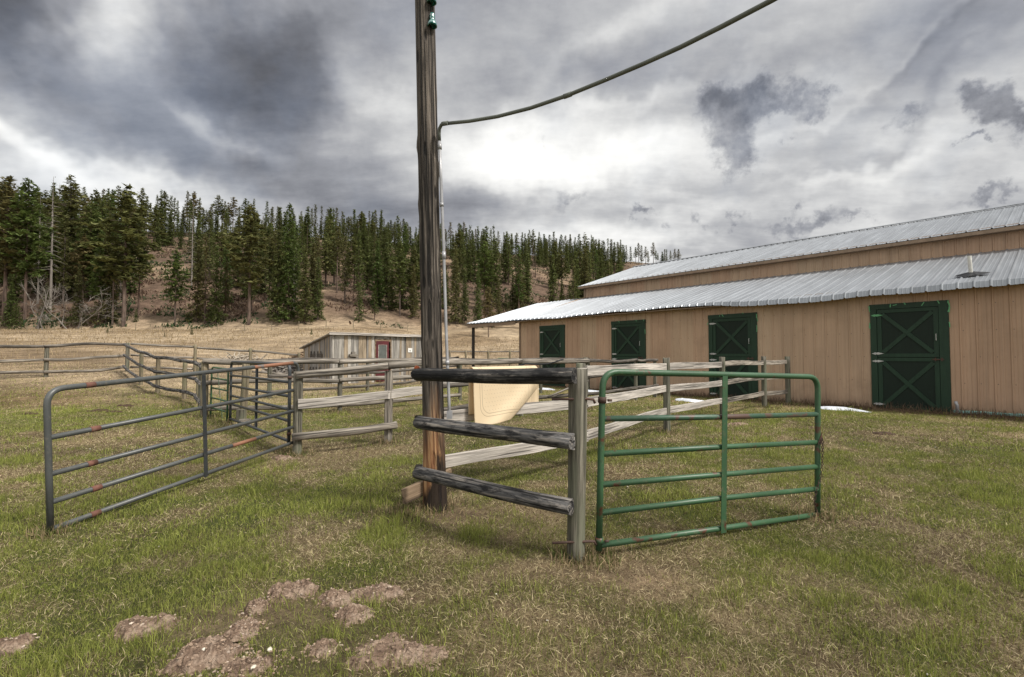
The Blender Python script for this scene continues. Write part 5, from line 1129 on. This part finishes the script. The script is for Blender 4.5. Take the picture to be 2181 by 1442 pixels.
# individual trees at the foot of the wood (px, top, distance, kind, width)
def zat(px, pyb):                       # distance where the hillside is seen at this pixel
    for Z in np.arange(40, 400, 1.0):
        x, z = pxz(px, Z)
        if 756-(gz(x, z)-CH)/Z*F <= pyb: return float(Z)
    return 200.
FRONT = [(6, 690, 372, 'pine', 1.1, 'huge dark pine cut by the left edge of the photo'), (50, 688, 375, 'pine', .85, 'tall pine with reddish trunk second from the left edge'), (77, 650, 408, 'dead', .8, 'thin bare dead conifer between the tall left pines'),
    (104, 665, 371, 'dead', 1.0, 'tallest thin bare conifer near the left edge'), (141, 620, 374, 'openpine', 1.25, 'tall leaning pine with long bare trunk right of the bare conifer'), (186, 640, 430, 'pine', .9, 'dark pine behind the bleached dead branches'), (224, 690, 470, 'fir', .8, 'dense dark conifer left of the twin reddish trunks'),
    (238, 697, 500, 'openpine', .8, 'pine with straight thin reddish trunk at the foot of the wood'), (262, 697, 390, 'pine', 1.2, 'big broad pine with thick reddish trunk left of the clearing'), (293, 680, 470, 'openpine', .8, 'slender pine with bare lower trunk right of the big broad pine'),
    (371, 696, 528, 'pine', 1.0, 'lone dark pine standing in the clearing'), (405, 613, 424, 'dead', .9, 'half dead brown conifer in the clearing on the slope'), (419, 687, 508, 'fir', .8, 'dark fir left of the pair beyond the lone clearing pine'), (435, 692, 500, 'slim', 1.1, 'narrow dark fir right of its twin at the foot of the slope'),
    (458, 695, 520, 'fir', .8, 'dense fir with dark trunk just left of the largest middle conifer'), (479, 686, 556, 'slim', 1.2, 'shorter fir tucked behind the largest middle conifer'), (529, 696, 432, 'pine', 1.15, 'largest middle conifer at the field edge with a visible dark trunk'),
    (590, 684, 486, 'fir', .9, 'tall full fir right of the largest middle conifer'), (613, 684, 430, 'fir', .8, 'tall pointed fir behind the full one above the shed'), (648, 691, 520, 'fir', .95, 'broad fir with low branches above the left end of the shed roof'), (676, 685, 545, 'fir', .8, 'round topped fir right of the broad low branched fir'),
    (733, 645, 500, 'slim', 1.2, 'slender fir above the middle of the shed'), (765, 684, 600, 'shrub', .7, 'small bushy spruce in front of the slope above the shed'), (797, 684, 606, 'slim', 1.4, 'small dark fir right of the bushy spruce'), (803, 650, 560, 'fir', .8, 'middle sized fir behind the small dark fir'), (851, 676, 512, 'pine', .9, 'tall open conifer just left of the pole with reddish trunk'), (880, 680, 560, 'fir', .8, 'dark fir directly beside the left edge of the tall pole'),
    (970, 690, 520, 'fir', .8, 'dense fir just right of the conduit'), (990, 688, 560, 'fir', .7, 'dark full fir above the left end of the porch roof'), (1018, 700, 560, 'fir', .65, 'dark fir above the porch roof, second from its tip'), (1040, 719, 608, 'pine', .9, 'small lone pine behind the barn porch roof'), (1062, 690, 590, 'fir', .7, 'green fir behind the barn porch roof'), (1105, 665, 520, 'slim', 1.1, 'brownish slim fir above the barn porch roof'), (1120, 640, 598, 'fir', .8, 'pale green fir nearest the corner of the upper barn'),
    (20, 700, 600, 'fir', 1.2, 'low dark fir thicket tree at the left edge of the field'), (33, 702, 640, 'shrub', 1.0, 'bushy low fir at the left edge of the field'), (140, 640, 575, 'shrub', 1.0, 'bushy fir behind the bleached branches'), (165, 698, 560, 'fir', .9, 'yellowish green fir behind the bleached fallen tree'), (208, 700, 520, 'pine', .8, 'pine with drooping boughs right of the bleached tree'), (288, 690, 665, 'shrub', .9, 'tiny dark fir bush at the foot of the clearing')]
for px, pyb, pyt, kind, wd, lb in FRONT: tree_px(kind, px, pyb, pyt, min(zat(px, pyb), np.interp(px, *ZB)+70), lb, wd*1.0)
def seg(px):
    return 'left of the broad pine' if px < 262 else 'around the clearing' if px < 450 else 'left of the shed roof' if px < 650 else 'above the shed' if px < 900 else 'right of the tall pole' if px < 1240 else 'over the barn roof'
ORD = 'first second third fourth fifth sixth seventh eighth ninth tenth eleventh twelfth thirteenth fourteenth fifteenth sixteenth seventeenth eighteenth nineteenth twentieth'.split()
FAMS = {}
def fam(e, px, what, where):
    FAMS.setdefault((what, where, seg(px)), []).append((px, e)); e['group'] = (what+'s '+where+' '+seg(px)).replace('firs','firs')
px = -70.
while px < 1450:
    Zc = np.interp(px, *ZC); t_ = TR.uniform(.86, 1.02); zb = np.interp(px, *ZB); Z = zb+(Zc-zb)*t_
    hp = np.interp(px, [0, 150, 300, 550, 700, 950, 1100, 1250, 1430], [98, 100, 92, 78, 72, 60, 52, 48, 40])*TR.uniform(.6, 1.15)
    x, z = pxz(px, Z); kind = TR.choices(['ridge', 'slim', 'openpine', 'dead', 'pine'] if px < 520 else ['ridge', 'slim', 'fir', 'dead', 'slim'], [5, 2, 2, .8, 2])[0]
    if kind == 'dead' and px > 600: kind = 'ridge'
    e = tree(kind, x, z, hp*Z/F, None, None, TR.uniform(1.0, 1.4)*(1.35 if px > 1150 else 1) if px > 520 else TR.uniform(.85, 1.25))
    fam(e, px, 'bare conifer' if kind == 'dead' else 'long trunked conifer' if kind in ('ridge', 'openpine') else 'pointed conifer', 'on the skyline')
    px += np.interp(px, [0, 500, 900, 1430], [12.5, 10.5, 9, 7.5])*TR.uniform(.55, 1.45)
nr_ = NT_[0]
def spot():
    while True:
        px = TR.uniform(-90, 1330); t_ = TR.uniform(.02, .93)**.85; zb = np.interp(px, *ZB); Zc = np.interp(px, *ZC); Z = zb+(Zc-zb)*t_; x, z = pxz(px, Z); py = 756-(gz(x, z)-CH)/Z*F
        if 300 < px < 415 and 545 < py < 700 and TR.random() < .85: continue
        if 415 < px < 520 and py < 640 and TR.random() < .4: continue
        kind = TR.choices(['fir', 'slim', 'pine', 'shrub', 'dead', 'openpine'], [6, 4, 2.5 if px < 600 else 1, 1.3, .5, 1 if px < 500 else .2])[0]
        return px, t_, x, z, kind, TR.uniform(10, 18.5)*(.42 if kind == 'shrub' else 1)*(1.15 if px < 300 else .95)*(1 if t_ < .75 else .8)
cands = sorted([spot() for _ in range(640)], key=lambda c: c[3]/c[5])
for px, t_, x, z, kind, H in cands[:292-nr_]:
    nm = {'fir': 'dark fir', 'slim': 'narrow fir', 'pine': 'pine', 'shrub': 'bushy young fir', 'dead': 'brown dying conifer', 'openpine': 'long trunked pine'}[kind]
    fam(tree(kind, x, z, H, None, None, TR.uniform(.85, 1.25)), px, nm, 'on the '+('lower' if t_ < .4 else 'upper')+' slope')
for (what, where, sg), L_ in FAMS.items():
    L_.sort(key=lambda q: q[0])
    for i, (q, e) in enumerate(L_):
        e['label'] = (('only ' if len(L_) == 1 else ORD[min(i, 19)]+' ')+what+(' from the left ' if len(L_) > 1 else ' ')+where+' '+sg)
def far_wood(rest):
    V_, C_, Fq = [], [], 0; tv = []
    for px, t_, x, z, kind, H in rest:
        me, mc = proto(kind, TR.randrange(5)); n = len(mc.vertices); co = np.empty(n*3); mc.vertices.foreach_get('co', co); co = co.reshape(-1, 4, 3)
        cc = np.empty(n*4); mc.color_attributes['tint'].data.foreach_get('color', cc); cc = cc.reshape(-1, 4, 4)[:, :, :3]
        k = NPR.rand(len(co)) < .45; co, cc = co[k], cc[k]; ce = co.mean(1, keepdims=True); co = ce+(co-ce)*1.4
        s = H/10; a = TR.uniform(0, 6.28); wd = TR.uniform(.85, 1.25); R2 = np.array([[math.cos(a), math.sin(a), 0], [-math.sin(a), math.cos(a), 0], [0, 0, 1]]); co = (co@R2)*np.array([s*wd, s*wd, s])+np.array([x, z, gz(x, z)-.1])
        V_.append(co.reshape(-1, 3)); C_.append((cc*TR.uniform(.8, 1.2)).reshape(-1, 3)); tv.append(tube_geo([(x, z, gz(x, z)-.3), (x, z, gz(x, z)+H*.9)], [.015*H, .004*H], 6, False))
    v = np.vstack(V_); c = np.vstack(C_); n = len(v); tg, tf = merge(tv)
    f = np.arange(n).reshape(-1, 4).tolist()+[tuple(i+n for i in q) for q in tf]
    o = mo('distant_conifers', np.vstack([v, np.array(tg)]), f, M['needle'], cols=np.vstack([c, np.tile([[.08, .055, .04]], (len(tg), 1))])); tag(o, 'the farther conifers filling the wooded hill between the nearer trees', 'wood', kind='stuff')
far_wood(cands[292-nr_:])
# ------------------------------------------------------------------ bleached dead tree at the field edge, saplings
def branchy(name, p, specs, mt, label, cat):
    r = random.Random(4); parts = []
    def grow(a, d, L, rad, lev):
        pts = [a]; dd = d.copy(); n = 6
        for i in range(n): dd = (dd+Vector((r.gauss(0, .16), r.gauss(0, .16), r.gauss(0, .14)))).normalized(); pts.append(pts[-1]+dd*L/n)
        parts.append(tube_geo(pts, [rad*(1-.75*i/n) for i in range(n+1)], 5, False))
        if lev:
            for k in range(5): i = r.randint(1, n); nd = (dd+Vector((r.gauss(0, .8), r.gauss(0, .6), r.gauss(.25, .6)))).normalized(); grow(pts[i], nd, L*r.uniform(.3, .6), rad*.5, lev-1)
    for (ox, d, L, rad) in specs: grow(Vector((ox, 0, 0)), Vector(d).normalized(), L, rad, 3)
    v, f = merge(parts); o = mo(name, v, f, mt); o.location = p; return tag(o, label, cat)
branchy('dead_tree', at(80, 86), [(0, (0, 0, 1), 8.5, .16), (.8, (-.5, 0, 1), 6.5, .10), (-.5, (.4, 0, .8), 5, .10)], M['bark_grey'], 'bare grey brushy tree at the left field edge in front of the wood', 'tree')
branchy('dead_tree', at(160, 85), [(0, (.75, 0, .9), 8, .09), (-1.5, (-1, 0, .75), 7.5, .10), (.5, (.1, 0, 1), 6.5, .09)], M['bark_grey'], 'bleached fallen tree with curved pale limbs at the field edge', 'tree')
for px, Z, h, lb in ((408, 72, 1.3, 'small bright green sapling in the dry field right of the crossbar post'), (228, 74, .9, 'tiny sapling in the dry field below the reddish trunks'), (350, 66, .7, 'tiniest green sapling left of the crossbar post'), (663, 70, 1.0, 'tiny green sapling above the shed roof')):
    x, z = pxz(px, Z); tree('shrub', x, z, h, lb, None, 1.0)
print('trees', nr_, NT_[0])
